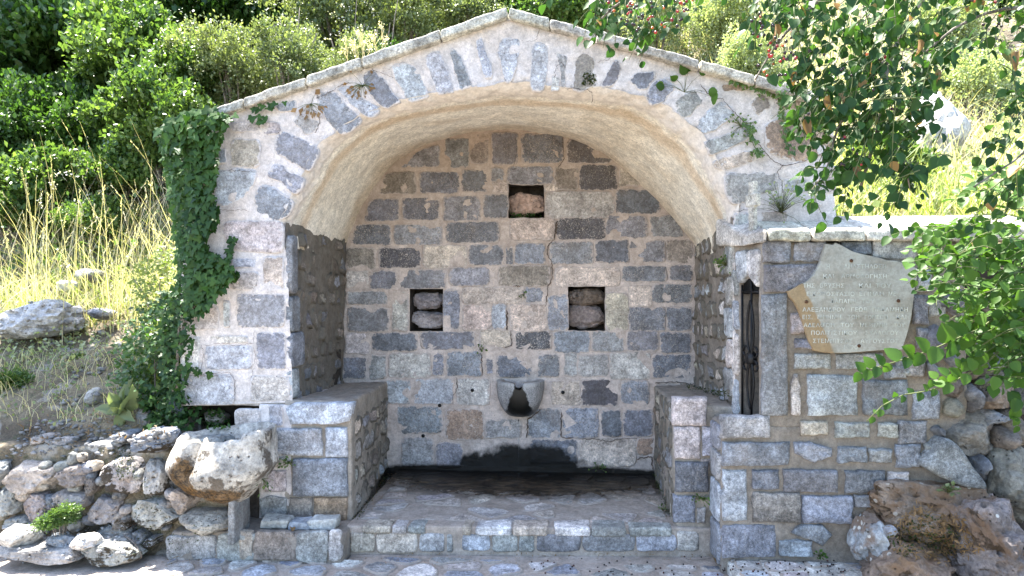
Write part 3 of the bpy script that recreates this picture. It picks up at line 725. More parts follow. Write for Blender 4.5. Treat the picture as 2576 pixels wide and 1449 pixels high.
# back wall with three put-holes
H = [(1279, 462, 1369, 549), (1031, 727, 1115, 833), (1429, 721, 1522, 832)]
HW = [(onY(a, d, YB), onY(c, b, YB)) for a, b, c, d in H]
xs = np.unique(np.concatenate([np.linspace(-2.2, 1.3, 110)] + [[l.x, h.x] for l, h in HW])); zs = np.unique(np.concatenate([np.linspace(-0.25, 3.2, 105)] + [[l.z, h.z] for l, h in HW]))
V = []
for z in zs:
    for x in xs:
        p = Vector((x, YB, z)); p.y += 0.008 * nz(p, 3.5, 7) + 0.005 * nz(p, 13.0, 7); V.append(p)
F = []; nxs = len(xs)
for j in range(len(zs) - 1):
    for i in range(nxs - 1):
        mx, mz = (xs[i] + xs[i + 1]) / 2, (zs[j] + zs[j + 1]) / 2
        if any(l.x < mx < h.x and l.z < mz < h.z for l, h in HW): continue
        a = j * nxs + i; F.append((a, a + 1, a + nxs + 1, a + nxs))
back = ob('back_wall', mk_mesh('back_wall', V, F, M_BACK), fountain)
for l, h in HW:
    y0, y1 = YB - 0.002, YB + 0.24
    v = [(l.x, y0, l.z), (h.x, y0, l.z), (h.x, y0, h.z), (l.x, y0, h.z), (l.x, y1, l.z), (h.x, y1, l.z), (h.x, y1, h.z), (l.x, y1, h.z)]
    ob('putlog_hole', mk_mesh('putlog_hole', v, [(0, 1, 5, 4), (1, 2, 6, 5), (2, 3, 7, 6), (3, 0, 4, 7), (4, 5, 6, 7)], M_CAV, False), back)
R.seed(31)
def hr(hole, x0, z0, x1, z1, t):
    l, h = HW[hole]; cx = l.x + (h.x - l.x) * (x0 + x1) / 2; cz = l.z + (h.z - l.z) * (z0 + z1) / 2
    rock('infill_stone', (cx, YB + 0.13, cz), ((h.x - l.x) * (x1 - x0) / 2 / .76, 0.09, (h.z - l.z) * (z1 - z0) / 2 / .84), K_ROCK, t, back, 4, 10, 0, 0.16, pit=.35)
hr(0, .03, .05, .97, .80, (.42, .30, .24)); hr(1, .04, .52, .93, .90, (.38, .33, .33)); hr(1, .02, .06, .98, .49, (.36, .31, .32)); hr(2, .05, .02, .99, .64, (.30, .25, .22)); hr(2, .30, .55, .97, .95, (.20, .155, .12)); hr(2, .02, .6, .45, .93, (.22, .18, .15))

R.seed(41)
BK4 = [([(480, 325), (640, 200), (785, 150), (785, 320)], 'M'), ((830, 110, 1012, 325), 'M'), ((1030, 50, 1160, 295), 'K'), ((1195, 62, 1388, 300), 'D'),
    ([(310, 525), (385, 375), (600, 365), (603, 530)], 'K'), ((635, 365, 935, 525), 'D'), ((970, 350, 1160, 515), 'D'), ((1190, 335, 1283, 430), 'M'), ((1205, 440, 1312, 520), 'P'),
    ([(208, 740), (255, 585), (470, 575), (473, 735)], 'D'), ((505, 565, 778, 730), 'D'), ((820, 555, 1100, 735), 'M'), ((1128, 545, 1318, 715), 'D'),
    ([(102, 920), (143, 775), (410, 775), (410, 925)], 'D'), ((438, 775, 810, 920), 'M'), ((840, 755, 1248, 905), 'D'),
    ((75, 955, 290, 1110), 'K'), ((320, 955, 640, 1100), 'V'), ((665, 935, 1000, 1100), 'P'), ((1020, 930, 1280, 1080), 'N'), ((1305, 945, 1350, 1075), 'N'),
    ((70, 1130, 240, 1265), 'L'), ((255, 1135, 450, 1260), 'D'), ((480, 1125, 840, 1258), 'N'), ((870, 1105, 1170, 1240), 'M')]
BK5 = [((-42, 325, 312, 452), 'M'), ((-15, 725, 325, 885), 'P'), ((20, 920, 245, 1070), 'B'), ((-108, 1092, 290, 1240), 'K'),
    ((285, 905, 625, 1070), 'M'), ((640, 895, 895, 1058), 'D'), ((910, 895, 1175, 1055), 'M'), ((1192, 895, 1390, 1060), 'K'), ((345, 720, 715, 880), 'V'), ((720, 705, 1040, 865), 'M'),
    ([(1065, 705), (1245, 710), (1305, 800), (1318, 860), (1068, 862)], 'M'), ((258, 520, 785, 715), 'L'), ((800, 505, 1135, 680), 'D'), ((330, 332, 500, 500), 'K'), ((525, 315, 805, 500), 'V'),
    ([(825, 300), (900, 305), (985, 440), (960, 470), (828, 470)], 'T'), ((70, 75, 390, 290), 'D'), ([(423, 112), (600, 130), (750, 200), (790, 288), (425, 290)], 'V'), ((330, 1105, 830, 1242), 'P'),
    ((850, 1095, 1190, 1205), 'N'), ((1215, 1085, 1385, 1200), 'D'), ((1080, 1235, 1385, 1370), 'N'), ((900, 1245, 1072, 1400), 'P'), ((250, 455, 360, 512), 'P')]
BK6 = [((65, 35, 375, 115), 'M'), ((75, 150, 370, 315), 'N'), ((400, 25, 508, 312), 'L'), ((770, 20, 880, 300), 'B'), ((905, 5, 1345, 115), 'P'), ((910, 130, 1110, 305), 'P'), ((1125, 122, 1218, 300), 'S'),
    ((60, 340, 230, 475), 'L'), ((255, 335, 575, 455), 'D'), ((605, 325, 990, 445), 'D'), ((1035, 310, 1260, 430), 'T'), ((45, 510, 205, 655), 'D'), ((235, 495, 350, 660), 'G'), ((370, 480, 670, 650), 'L'),
    ((695, 475, 765, 635), 'B'), ((795, 470, 1040, 640), 'B'), ((1085, 520, 1125, 625), 'N'), ((360, 675, 525, 840), 'S'), ((555, 665, 835, 840), 'S'), ((865, 665, 1100, 845), 'L'),
    ((430, 865, 755, 1050), 'B'), ((790, 890, 1055, 1100), 'R'), ((1075, 960, 1330, 1085), 'G'), ((470, 1090, 690, 1290), 'G'), ((715, 1130, 900, 1300), 'M')]
BK7 = [((-15, 125, 245, 310), 'P'), ((95, 5, 240, 105), 'B'), ((260, 55, 400, 310), 'B'), ((678, 45, 835, 310), 'T'), ((848, 145, 1105, 310), 'N'), ((1120, 145, 1295, 310), 'N'), ((20, 325, 280, 445), 'V'),
    ((300, 320, 558, 465), 'B'), ((580, 320, 805, 460), 'M'), ((830, 320, 1055, 455), 'N'), ((1075, 330, 1290, 470), 'D'), ((-110, 495, 140, 645), 'D'), ((190, 490, 335, 640), 'D'), ((380, 475, 465, 640), 'G'),
    ((475, 490, 695, 640), 'G'), ((710, 475, 995, 660), 'L'), ((1015, 490, 1290, 650), 'D'), ((285, 680, 490, 850), 'T'), ((510, 670, 760, 850), 'V'), ((790, 680, 985, 845), 'B'), ((115, 880, 350, 1090), 'B'),
    ((360, 875, 620, 1085), 'B'), ((650, 890, 785, 1075), 'D'), ((805, 890, 1015, 1075), 'N'), ((480, 1095, 890, 1290), 'P'), ((125, 1105, 465, 1270), 'D'), ((905, 1095, 1015, 1210), 'R')]
for Z, L_ in ((Z4, BK4), (Z5, BK5), (Z6, BK6), (Z7, BK7)):
    for p, t in L_:
        q = box(*p) if not isinstance(p[0], tuple) else p; cx, cy = sum(a[0] for a in q) / len(q), sum(a[1] for a in q) / len(q)
        q = [(x + 7 * (1 if x > cx else -1), y + 7 * (1 if y > cy else -1)) for x, y in q]
        fs(Z, q, t, 0.006, S_BACK, YB, parent=back, jit=R.uniform(0.006, 0.013), rough=R.uniform(.004, .009), bev=0.010, N=30)
for px, py in ((Z6(977, 745)), (Z7(365, 760)), Z6(740, 855), Z6(620, 1075), (1320, 1010)):      # drain holes in the masonry
    c = onY(px, py, YB - 0.012); V, F = [], []
    tube(V, F, [c, c + Vector((0, .03, 0))], [0.016, 0.012], 10); ob('drain_hole', mk_mesh('drain_hole', [v - c for v in V], F, M_IRON), back, c)

# basin stone of the spout
V, E, F = [], [], []; bc = Vector((-0.428, 6.40, 0.80)); a, b_, c_ = 0.207, 0.27, 0.315; n1, n2 = 48, 16
def notch(x): return -0.055 * math.exp(-(x / 0.032) ** 4)
for j in range(n2 + 1):
    th = (math.pi / 2) * j / n2
    for i in range(n1 + 1):
        ph = math.pi * i / n1; r = max(0.0, math.cos(th)) ** 0.62
        x = -a * r * math.copysign(abs(math.cos(ph)) ** 0.85, math.cos(ph)); y = -b_ * r * math.sin(ph) ** 0.8; z = -c_ * math.sin(th)
        if j == 0: z += notch(x) * (1 if y < -0.1 else 0)
        V.append(bc + Vector((x, y, z)) + Vector((1, 1, 1)) * 0.003 * nz((x, y, z), 14)); E.append(0.0)
for j in range(n2):
    for i in range(n1):
        k = j * (n1 + 1) + i; F.append((k, k + n1 + 1, k + n1 + 2, k + 1))
off = len(V)
for j in range(9):                                     # rim and hollow
    t = j / 8; r = 0.97 if j == 0 else (0.74 - 0.5 * max(0, t - .2)); z = 0.004 if j < 2 else -0.20 * math.sin((t - .125) * 1.7)
    for i in range(n1 + 1):
        ph = math.pi * i / n1; x = -a * r * math.cos(ph) * .95; y = -b_ * r * math.sin(ph) ** 0.85 + (0.0 if j == 0 else 0.0)
        zz = z + (notch(x) if (y < -0.1 and j < 3) else 0); V.append(bc + Vector((x, y, zz))); E.append(1.0 if j > 1 else 0.0)
for i in range(n1): F.append((i, i + 1, off + i + 1, off + i))
for j in range(8):
    for i in range(n1):
        k = off + j * (n1 + 1) + i; F.append((k, k + 1, k + n1 + 2, k + n1 + 1))
me = mk_mesh('spout_basin', [v - bc for v in V], F, M_BOWL); at = me.attributes.new('edge', 'FLOAT', 'POINT'); at.data.foreach_set('value', E)
ob('spout_basin', me, fountain, bc)
wl = [(bc.x + .004 * nz((0, 0, k), 3), 6.14 + .02 * k / 12, 0.50 - 0.49 * k / 12) for k in range(13)]
tag(tube_obj('water', wl, [0.0035 * (1 + .6 * nz((k, 0, 0), 1.7)) for k in range(13)], M_WATER, None, 8), kind='structure')

# stone benches left and right of the niche floor
def bench(x0f, x1f, x0b, x1b, y0, ztf, ztb, zb):
    C = {(0, 0, 0): (x0f, y0, zb), (1, 0, 0): (x1f, y0, zb), (0, 1, 0): (x0b, 6.41, zb), (1, 1, 0): (x1b, 6.41, zb),
         (0, 0, 1): (x0f, y0, ztf), (1, 0, 1): (x1f, y0, ztf), (0, 1, 1): (x0b, 6.41, ztb), (1, 1, 1): (x1b, 6.41, ztb)}
    return rough_box('bench', C, (16, 36, 22), 0.012, M_BENCH, fountain, 0.02)
bL = bench(-1.99, -1.505, -2.02, -1.61, 4.985, 0.815, 0.765, -0.3)
rough_box('bench_footing', bx(-2.40, -1.98, 4.99, 5.32, -0.3, 0.61), (8, 6, 12), 0.012, M_CAV, fountain, 0.02)
bR = bench(0.695, 1.12, 0.725, 1.10, 5.01, 0.815, 0.765, -0.3)
R.seed(51)
for p, t, h in [([(440, 240), (500, 196), (932, 196), (900, 330), (800, 352), (480, 352)], 'S', .030), ([(345, 388), (700, 385), (705, 580), (520, 582), (350, 570)], 'S', .014), ((728, 378, 882, 592), 'S', .016), ((492, 600, 884, 872), 'B', .030),
    ((465, 885, 628, 1035), 'K', .010), ((640, 882, 880, 1050), 'R', .012), ((292, 690, 440, 840), 'L', .012), ((335, 598, 428, 660), 'T', .010), ([(250, 900), (330, 870), (440, 890), (440, 1000), (330, 1040), (255, 1030)], 'G', .010)]:
    fs(ZB, p, t, h, S_WALL, 4.975, parent=bL, jit=0.006, bev=0.009, depth=0.05, rough=.009, soft=0)
for p, t, h in [((250, 160, 495, 365), 'L', .025), ((265, 372, 450, 602), 'L', .020), ((272, 622, 510, 842), 'N', .025), ((262, 872, 415, 1062), 'B', .015), ((468, 372, 545, 580), 'S', .008), ((430, 960, 490, 1070), 'G', .008), ((455, 610, 520, 690), 'L', .005)]:
    fs(ZA, p, t, h, S_WALL, 5.0, parent=bR, jit=0.006, bev=0.009, depth=0.05, rough=.010, soft=0)
def bench_side(o, q, sgn, tones, mat, seed):
    R.seed(seed); P00, P10, P01, P11 = [Vector(v) for v in q]; f = lambda s, t: (P00.lerp(P10, s)).lerp(P01.lerp(P11, s), t); t = 0.04
    while t < 0.86:
        hh = R.uniform(.14, .24); s = R.uniform(.01, .05)
        while s < .93:
            wd = R.uniform(.09, .2)
            c = [(s, t), (min(.98, s + wd), t + R.uniform(-.02, .02)), (min(.98, s + wd), min(.98, t + hh * R.uniform(.8, 1))), (s + R.uniform(0, .02), min(.98, t + hh * R.uniform(.8, 1)))]
            stone(o, [f(*e) for e in c], (sgn, -.07 * sgn, 0), R.choice(tones), mat, R.uniform(.004, .016), jit=.024, N=22, rough=.014, bev=.025, soft=2); s += wd + R.uniform(.02, .04)
        t += hh + R.uniform(.01, .03)
bench_side(bL, [(-1.508, 5.0, 0), (-1.608, 6.36, 0), (-1.508, 5.0, .81), (-1.608, 6.36, .76)], 1, ['K', 'G', 'K', 'M', 'T'], S_SIDE, 8)
bench_side(bR, [(.697, 5.03, 0), (.725, 6.36, 0), (.697, 5.03, .81), (.725, 6.36, .76)], -1, ['T', 'G', 'K', 'R', 'M'], S_SIDE, 9)
# cracks running through mortar and stone
def crack(parent, Z, pts, Y, wd, seed):
    rr = random.Random(seed); P = [onY(*Z(*p), Y) for p in pts]; P = poly(P, max(8, 6 * len(P))); V, F = [], []
    for i, p in enumerate(P):
        p = p + Vector((rr.uniform(-1, 1) * .006, 0, rr.uniform(-1, 1) * .006)); t = (P[min(i + 1, len(P) - 1)] - P[max(0, i - 1)]).normalized(); s = Vector((t.z, 0, -t.x)) * wd * rr.uniform(.35, 1.2) * (0.4 if i in (0, len(P) - 1) else 1)
        V += [p - s, p + s]
    for i in range(len(P) - 1): F.append((2 * i, 2 * i + 1, 2 * i + 3, 2 * i + 2))
    ob('crack', mk_mesh('crack', V, F, M_CRACK, False), parent)
for Z, pts, wd in [(Z2, [(1200, 375), (1210, 420), (1195, 470)], .004), (Z2, [(910, 630), (1010, 590), (1080, 540), (1140, 535)], .004), (Z2, [(880, 700), (925, 740), (930, 800), (900, 860)], .005), (Z2, [(270, 1350), (340, 1358), (440, 1352), (480, 1362)], .003),
                   (Z2, [(1270, 400), (1272, 455), (1330, 470), (1410, 500)], .003), (Z2, [(340, 1095), (430, 1100), (515, 1105)], .003), (Z3, [(740, 180), (715, 260), (650, 270)], .0025), (Z3, [(1200, 310), (1195, 380), (1110, 400)], .0025), (Z3, [(900, 570), (1040, 575), (1080, 600), (1075, 660)], .004),
                   (Z3, [(830, 500), (850, 430), (880, 400), (905, 440)], .003), (ZR, [(290, 490), (360, 570), (420, 575), (480, 640), (560, 720), (590, 800), (640, 850), (700, 920), (770, 960), (900, 935), (1060, 860)], .005),
                   (ZR, [(770, 960), (735, 1000), (765, 1060), (770, 1120)], .004), (ZR, [(480, 1225), (560, 1215), (620, 1215), (800, 1230)], .004), (ZP, [(190, 960), (205, 1000), (200, 1100), (190, 1140)], .003), (ZP, [(575, 850), (570, 960), (580, 1060), (555, 1200)], .0025),
                   (ZP, [(205, 965), (330, 950), (430, 962), (565, 950)], .0025), (ZP, [(60, 1175), (150, 1190), (230, 1165), (400, 1160), (435, 1220), (430, 1370)], .003)]:
    crack(facade, Z, pts, YF - 0.0125, wd * .55, (pts[0][0] * 7 + pts[0][1]) & 255)
for Z, pts, wd in [(Z5, [(330, 755), (328, 880), (275, 930), (268, 1000), (305, 1060), (310, 1180), (270, 1260), (258, 1400)], .006), (Z5, [(345, 735), (335, 840)], .011), (Z6, [(1228, 165), (1226, 310)], .010), (Z6, [(1255, 310), (1262, 420), (1210, 432)], .006),
                   (Z6, [(1040, 480), (1050, 570), (1048, 640)], .006), (Z7, [(105, 1085), (110, 960), (210, 880)], .009), (Z7, [(355, 900), (350, 1085), (445, 1090)], .007), (Z7, [(480, 1095), (600, 1100), (690, 1115), (800, 1095), (900, 1095)], .004), (Z7, [(900, 1250), (930, 1235), (1010, 1225), (1015, 1320)], .008),
                   (Z4, [(1370, 90), (1385, 200), (1365, 310)], .003), (Z5, [(385, 80), (398, 270), (345, 330)], .004), (Z6, [(860, 650), (870, 720), (825, 820)], .005), (Z5, [(0, 1243), (65, 1243)], .006), (Z7, [(1030, 690), (1180, 685), (1310, 700), (1330, 660)], .007)]:
    crack(back, Z, pts, YB - 0.017, wd * .7, (pts[0][0] * 7 + pts[0][1]) & 255)

# ================================================================== floors: crazy paving, step
def voronoi(pts, rect):
    out = []
    for i, p in enumerate(pts):
        pg = [(rect[0], rect[1]), (rect[2], rect[1]), (rect[2], rect[3]), (rect[0], rect[3])]
        for j, q in enumerate(pts):
            if i == j or abs(p[0] - q[0]) > 1.4 or abs(p[1] - q[1]) > 1.4: continue
            mx, my, dx, dy = (p[0] + q[0]) / 2, (p[1] + q[1]) / 2, q[0] - p[0], q[1] - p[1]; ng = []
            for k in range(len(pg)):
                a, b = pg[k], pg[(k + 1) % len(pg)]; da = (a[0] - mx) * dx + (a[1] - my) * dy; db = (b[0] - mx) * dx + (b[1] - my) * dy
                if da <= 0: ng.append(a)
                if (da < 0) != (db < 0) and abs(da - db) > 1e-12: t = da / (da - db); ng.append((a[0] + (b[0] - a[0]) * t, a[1] + (b[1] - a[1]) * t))
            pg = ng
            if not pg: break
        if len(pg) >= 3: out.append((p, pg))
    return out
def paving(parent, rect, step, z, tones, mat, seed, keep=1.0, shrink=0.82, h=0.010, test=None):
    R.seed(seed); pts = []
    y = rect[1] - step / 2
    while y < rect[3] + step / 2:
        x = rect[0] - step / 2 + R.uniform(0, step)
        while x < rect[2] + step / 2: pts.append((x + R.uniform(-.38, .38) * step, y + R.uniform(-.34, .34) * step * .7)); x += step * R.uniform(.85, 1.5)
        y += step * .62
    for p, pg in voronoi(pts, rect):
        if R.random() > keep or (test and not test(p)): continue
        c = (sum(q[0] for q in pg) / len(pg), sum(q[1] for q in pg) / len(pg)); s = shrink * R.uniform(.9, 1.08)
        stone(parent, [(c[0] + (q[0] - c[0]) * s, c[1] + (q[1] - c[1]) * s, z) for q in pg], (0, 0, 1), R.choice(tones), mat, h * R.uniform(.5, 1.2), 'paving_stone', jit=.010, N=20, rough=.004, bev=.010, depth=.02)
pav = tag(rough_box('pavement', bx(-5.2, 1.0, 1.8, 4.72, -0.42, -0.19), (80, 50, 2), 0.006, M_FLOOR, None, 0.01), kind='structure')
rough_box('paving_bed', bx(-1.47, 0.98, 4.70, 4.99, -0.42, -0.191), (30, 6, 2), 0.005, M_FLOOR, pav, 0.01)
paving(pav, (-2.6, 2.6, 0.98, 4.80), 0.27, -0.186, ['S', 'S', 'B', 'G', 'L', 'W'], S_PAVE, 61, 0.92, 0.84)
C = bx(-1.52, 0.98, 4.87, 6.42, -0.4, 0.0); C[(0, 0, 0)] = (-1.50, 4.845, -0.4); C[(0, 0, 1)] = (-1.50, 4.845, 0.0); C[(1, 0, 0)] = (0.96, 4.985, -0.4); C[(1, 0, 1)] = (0.96, 4.985, 0.0)
flo = tag(rough_box('niche_floor', C, (60, 40, 4), 0.006, M_FLOOR, None, 0.012), kind='structure')
paving(flo, (-1.46, 5.0, 0.68, 6.3), 0.30, 0.002, ['T', 'L', (.44, .39, .34), (.42, .37, .33), 'L'], S_PAVE, 62, 0.75, 0.82, 0.005)
fy = lambda x: 4.845 + (x + 1.5) / 2.46 * 0.14
R.seed(63)
for (a, b, t) in ((5, 95, 'T'), (125, 460, 'W'), (470, 800, 'T'), (860, 1198, 'W'), (1212, 1538, 'G'), (1558, 1970, 'G')):     # nosing slabs along the edge
    x0, x1 = onY(*ZT(a, 700), 4.92).x, onY(*ZT(b, 700), 4.92).x
    C = bx(x0, x1, 0, 0, -0.052, 0.010)
    for k in C: C[k] = (C[k][0] + R.uniform(-.006, .006), fy(C[k][0]) + (-0.030 if k[1] == 0 else R.uniform(.10, .16)), C[k][2])
    rough_box('nosing_slab', C, (12, 6, 4), 0.006, S_PAVE, flo, 0.016, tone(t), (12, 30))
for (a, b, t) in ((-960, -700, 'T'), (-690, -560, 'L'), (-545, -390, 'G')):
    x0, x1 = onY(*ZT(a + 40, 700), 4.88).x, onY(*ZT(b + 40, 700), 4.88).x; C = bx(x0, x1, 0, 0, -0.045, 0.008)
    for k in C: C[k] = (C[k][0], fy(C[k][0]) + (-0.026 if k[1] == 0 else .13), C[k][2])
    rough_box('nosing_slab', C, (12, 6, 4), 0.006, S_PAVE, flo, 0.016, tone(t), (12, 30))
def riser(Z, L_):
    for (a, b, c, d), t in L_:
        P = []
        for (u, v) in box(a, b, c, d):
            p = onY(*Z(u, v), 4.9); p = onY(*Z(u, v), fy(p.x) - .004); P.append(p)
        stone(flo, P, (0.057, -1, 0), t, S_WALL, 0.010, 'step_stone', jit=.006, bev=.010)
riser(ZT, [((0, 790, 255, 940), 'S'), ((280, 785, 520, 955), 'G'), ((530, 785, 672, 955), 'G'), ((690, 790, 1112, 950), 'M'), ((1122, 790, 1618, 948), 'M'), ((1630, 792, 2002, 945), 'S'), ((2012, 765, 2215, 938), 'L')])
riser(ZB, [((905, 1135, 1080, 1275), 'T'), ((1092, 1140, 1390, 1278), 'T'), ((1402, 1142, 1580, 1272), 'G'), ((1600, 1150, 1640, 1275), 'G')])
# dry ledge left of the step
R.seed(64)
led = tag(rough_box('stone_ledge', bx(-2.63, -1.475, 4.66, 5.0, -0.36, -0.004), (26, 8, 10), 0.010, M_WALLM, None, 0.02), 'low concreted stone ledge below the trough and left bench', 'ledge')
for p, t in [((835, 1245, 1085, 1372), 'G'), ((1092, 1240, 1290, 1370), 'G')]: fs(ZL, p, t, .005, S_WALL, 4.655, parent=led, jit=.014, bev=.014, rough=.010)
for p, t in [((110, 1120, 200, 1330), 'T'), ((210, 1130, 500, 1335), 'K'), ((515, 1135, 740, 1355), 'G'), ((750, 1120, 835, 1340), 'L')]: fs(ZB, p, t, .005, S_WALL, 4.655, parent=led, jit=.012, bev=.012, rough=.008)
# ================================================================== THE SHRINE WALL on the right
R.seed(71)
YS = 4.70
shrine = thing('shrine_wall', 'low stone wall with a narrow iron gated shrine niche and slab coping', 'wall', (1.9, 4.8, -0.19))
ZTOP = 1.885
rough_box('wall_base', bx(0.945, 2.34, YS, 5.0, -0.32, 0.741), (60, 6, 36), 0.010, M_WALLM, shrine, 0.02)
body = rough_box('wall_body', bx(1.45, 2.42, YS, 5.12, 0.70, ZTOP), (56, 6, 44), 0.010, M_WALLM, shrine, 0.015)
Pc = Vector((1.196, YS, 0)); Pd = Vector((-0.097, 0.30, 0)); Pl = Pd.length; Pu = Pd / Pl; Pn = Vector((-0.30, -0.097, 0)).normalized()
def SF(s, z, out=0.0): return Pc + Pu * s + Vector((0, 0, z)) + Pn * out
rough_box('front_jamb', {(i, j, k): ((1.199 if i == 0 else 1.47) - (0.013 if (j and i == 0) else 0), YS + (0.002 if j == 0 else .045), (0.735, ZTOP)[k]) for i in (0, 1) for j in (0, 1) for k in (0, 1)}, (8, 3, 30), 0.004, M_WALLM, shrine, 0.008)
Q = {}
for i, s in ((0, .265), (1, .345)):
    for j, d in ((0, 0.0), (1, -.30)):
        for k, z in ((0, .735), (1, ZTOP)): Q[(j, i, k)] = SF(s, z, d)
rough_box('rear_jamb', Q, (6, 3, 30), 0.005, M_WALLM, shrine, 0.008)
Q = {}
for i, s in ((0, .03), (1, .30)):
    for j, d in ((0, -.004), (1, -.30)):
        for k, z in ((0, 1.66), (1, ZTOP)): Q[(j, i, k)] = SF(s, z, d)
rough_box('lintel', Q, (6, 6, 6), 0.005, M_WALLM, shrine, 0.008)
# the pointed head: two leaning slabs
for s0, s1, zz in ((.035, .155, (1.60, 1.69)), (.270, .150, (1.62, 1.69))):
    stone(shrine, [SF(s0, zz[0], .003), SF(s1, zz[1], .003), SF(s1, 1.85, .003), SF(s0 - .02 * (1 if s0 < s1 else -1.5), 1.84, .003)], Pn, 'W' if s0 < s1 else 'S', S_WALL, .015, jit=.005)
# plastered cavity behind the gate
c8 = [SF(.035, .745, -.004), SF(.270, .745, -.004), SF(.270, 1.68, -.004), SF(.035, 1.68, -.004)]; c9 = [v - Pn * .24 for v in c8]
ob('cavity', mk_mesh('cavity', c8 + c9, [(0, 1, 5, 4), (1, 2, 6, 5), (2, 3, 7, 6), (3, 0, 4, 7), (4, 5, 6, 7)], M_NICHE, False), shrine)
for s, z0, z1, t in ((.29, .76, 1.0, 'S'), (.30, 1.02, 1.30, 'L'), (.29, 1.32, 1.52, 'S'), (.30, 1.54, 1.72, 'G')):
    stone(shrine, [SF(.268, z0, .0), SF(.345, z0 + .01, 0), SF(.343, z1, 0), SF(.270, z1 - .01, 0)], Pn, t, S_WALL, .012, jit=.006)
gate = tube_obj('iron_gate', [SF(.04, .76, -.02), SF(.04, 1.58, -.02)], [.008, .008], M_IRON, shrine)
def bar(pts, r=.006): tube_obj('gate_bar', pts, [r] * len(pts), M_IRON, gate, 6)
bar([SF(.265, .76, -.02), SF(.265, 1.62, -.02)], .008); bar([SF(.04, .765, -.02), SF(.265, .765, -.02)], .007); bar([SF(.04, 1.575, -.02), SF(.265, 1.575, -.02)], .008); bar([SF(.152, .76, -.02), SF(.152, 1.66, -.02)], .008)
for zc, hgt in ((1.33, .19), (.99, .17)):
    for sg in (-1, 1):
        bar([SF(.152 + sg * .038 * math.sin(math.pi * t / 12) ** .8, zc - hgt + 2 * hgt * t / 12, -.012) for t in range(13)], .008)
for zc, sg in ((1.19, 1), (1.19, -1), (1.10, 1), (1.10, -1)):
    bar([SF(.152 + sg * (.05 + .034 * math.cos(a * .62)), zc + .034 * math.sin(a * .62), -.012) for a in range(11)], .008)
V, F = [], []
tube(V, F, [SF(.152, 1.145, -.03), SF(.152, 1.145, .012)], [.05, .035], 12); ob('gate_boss', mk_mesh('gate_boss', V, F, M_IRON), gate)
pl = [SF(.045, 1.56, -.03), SF(.262, 1.56, -.03), SF(.262, 1.63, -.03), SF(.152, 1.675, -.03), SF(.045, 1.62, -.03)]
ob('gate_head_plate', mk_mesh('gate_head_plate', pl + [v - Pn * .006 for v in pl], [(0, 1, 2, 3, 4), (9, 8, 7, 6, 5)] + [(i, (i + 1) % 5, 5 + (i + 1) % 5, 5 + i) for i in range(5)], M_IRON, False), gate)

R.seed(72)
def ss(Z, p, t, h=.018, **k): return fs(Z, p, t, h, k.pop('mat', S_WALL), YS + k.pop('dy', -.004), parent=k.pop('parent', body), jit=k.pop('jit', .009), bev=k.pop('bev', .010), rough=k.pop('rough', .012), depth=.05, soft=k.pop('soft', 0), **k)
for p, t in [((508, 378, 665, 507), 'B'), ((692, 388, 868, 500), 'B'), ([(512, 522), (700, 518), (830, 515), (845, 600), (800, 660), (650, 680), (515, 680)], 'M'), ((503, 690, 648, 1390), 'M'),
             ([(690, 1152), (712, 1155), (726, 1250), (722, 1385), (672, 1390), (668, 1200)], 'L'), ((768, 1158, 1055, 1393), 'S'), ((695, 1035, 898, 1122), 'G'), ((932, 1038, 1155, 1125), 'G'), ((672, 800, 745, 920), 'L'), ((695, 945, 800, 1003), 'B')]: ss(ZS, p, t)
for p, t in [((745, 150, 1050, 285), 'D'), ((1062, 130, 1480, 330), 'G'), ((1480, 440, 1620, 650), 'S'), ((1448, 680, 1600, 960), 'M'), ((1612, 700, 1765, 880), 'G'), ((1490, 1000, 1600, 1200), 'M'), ((1280, 1265, 1420, 1445), 'G'), ((1435, 1300, 1570, 1445), 'M')]: ss(ZQ, p, t)
for p, t in [((398, 190, 685, 415), 'N'), ((720, 265, 888, 440), 'B'), ((500, 470, 620, 560), 'G'), ((630, 455, 808, 600), 'M'), ((230, 465, 440, 558), 'G'), ((0, 455, 178, 545), 'T'), ([(-40, 590), (60, 585), (205, 630), (200, 680), (90, 720), (-30, 660)], 'B'),
             ((240, 618, 430, 722), 'B'), ((438, 632, 585, 720), 'M'), ((606, 602, 770, 752), 'B'), ((-108, 765, 238, 910), 'N'), ((285, 772, 543, 915), 'N'), ((555, 778, 695, 850), 'L'), ((12, 932, 330, 1110), 'B'), ((345, 928, 480, 1008), 'M'), ([(0, 1120), (140, 1118), (205, 1180), (140, 1250), (-60, 1170)], 'B'),
             ((400, 20, 520, 110), 'G'), ((545, 100, 680, 180), 'M'), ((690, 60, 790, 170), 'G')]: ss(ZC, p, t, h=.026)
for p, t in [((597, 290, 950, 452), 'G'), ((610, 482, 1095, 650), 'B'), ((612, 682, 785, 1045), 'S'), ((828, 682, 1015, 820), 'N'), ((828, 842, 1168, 1060), (.20, .18, .165)), ((607, 1078, 995, 1312), 'B'), ((1018, 1192, 1258, 1300), 'B')]: ss(ZA, p, t, h=.026)
R.seed(73)
for z0, z1, t in ((-.15, .10, 'B'), (.12, .36, 'S'), (.38, .55, 'G'), (.57, .73, 'B')):       # left return of the base
    stone(shrine, [(.943, YS + .02, z0), (.940, 4.98, z0), (.940, 4.98, z1), (.943, YS + .02, z1)], (-1, 0, 0), t, S_WALL, .014, jit=.008)
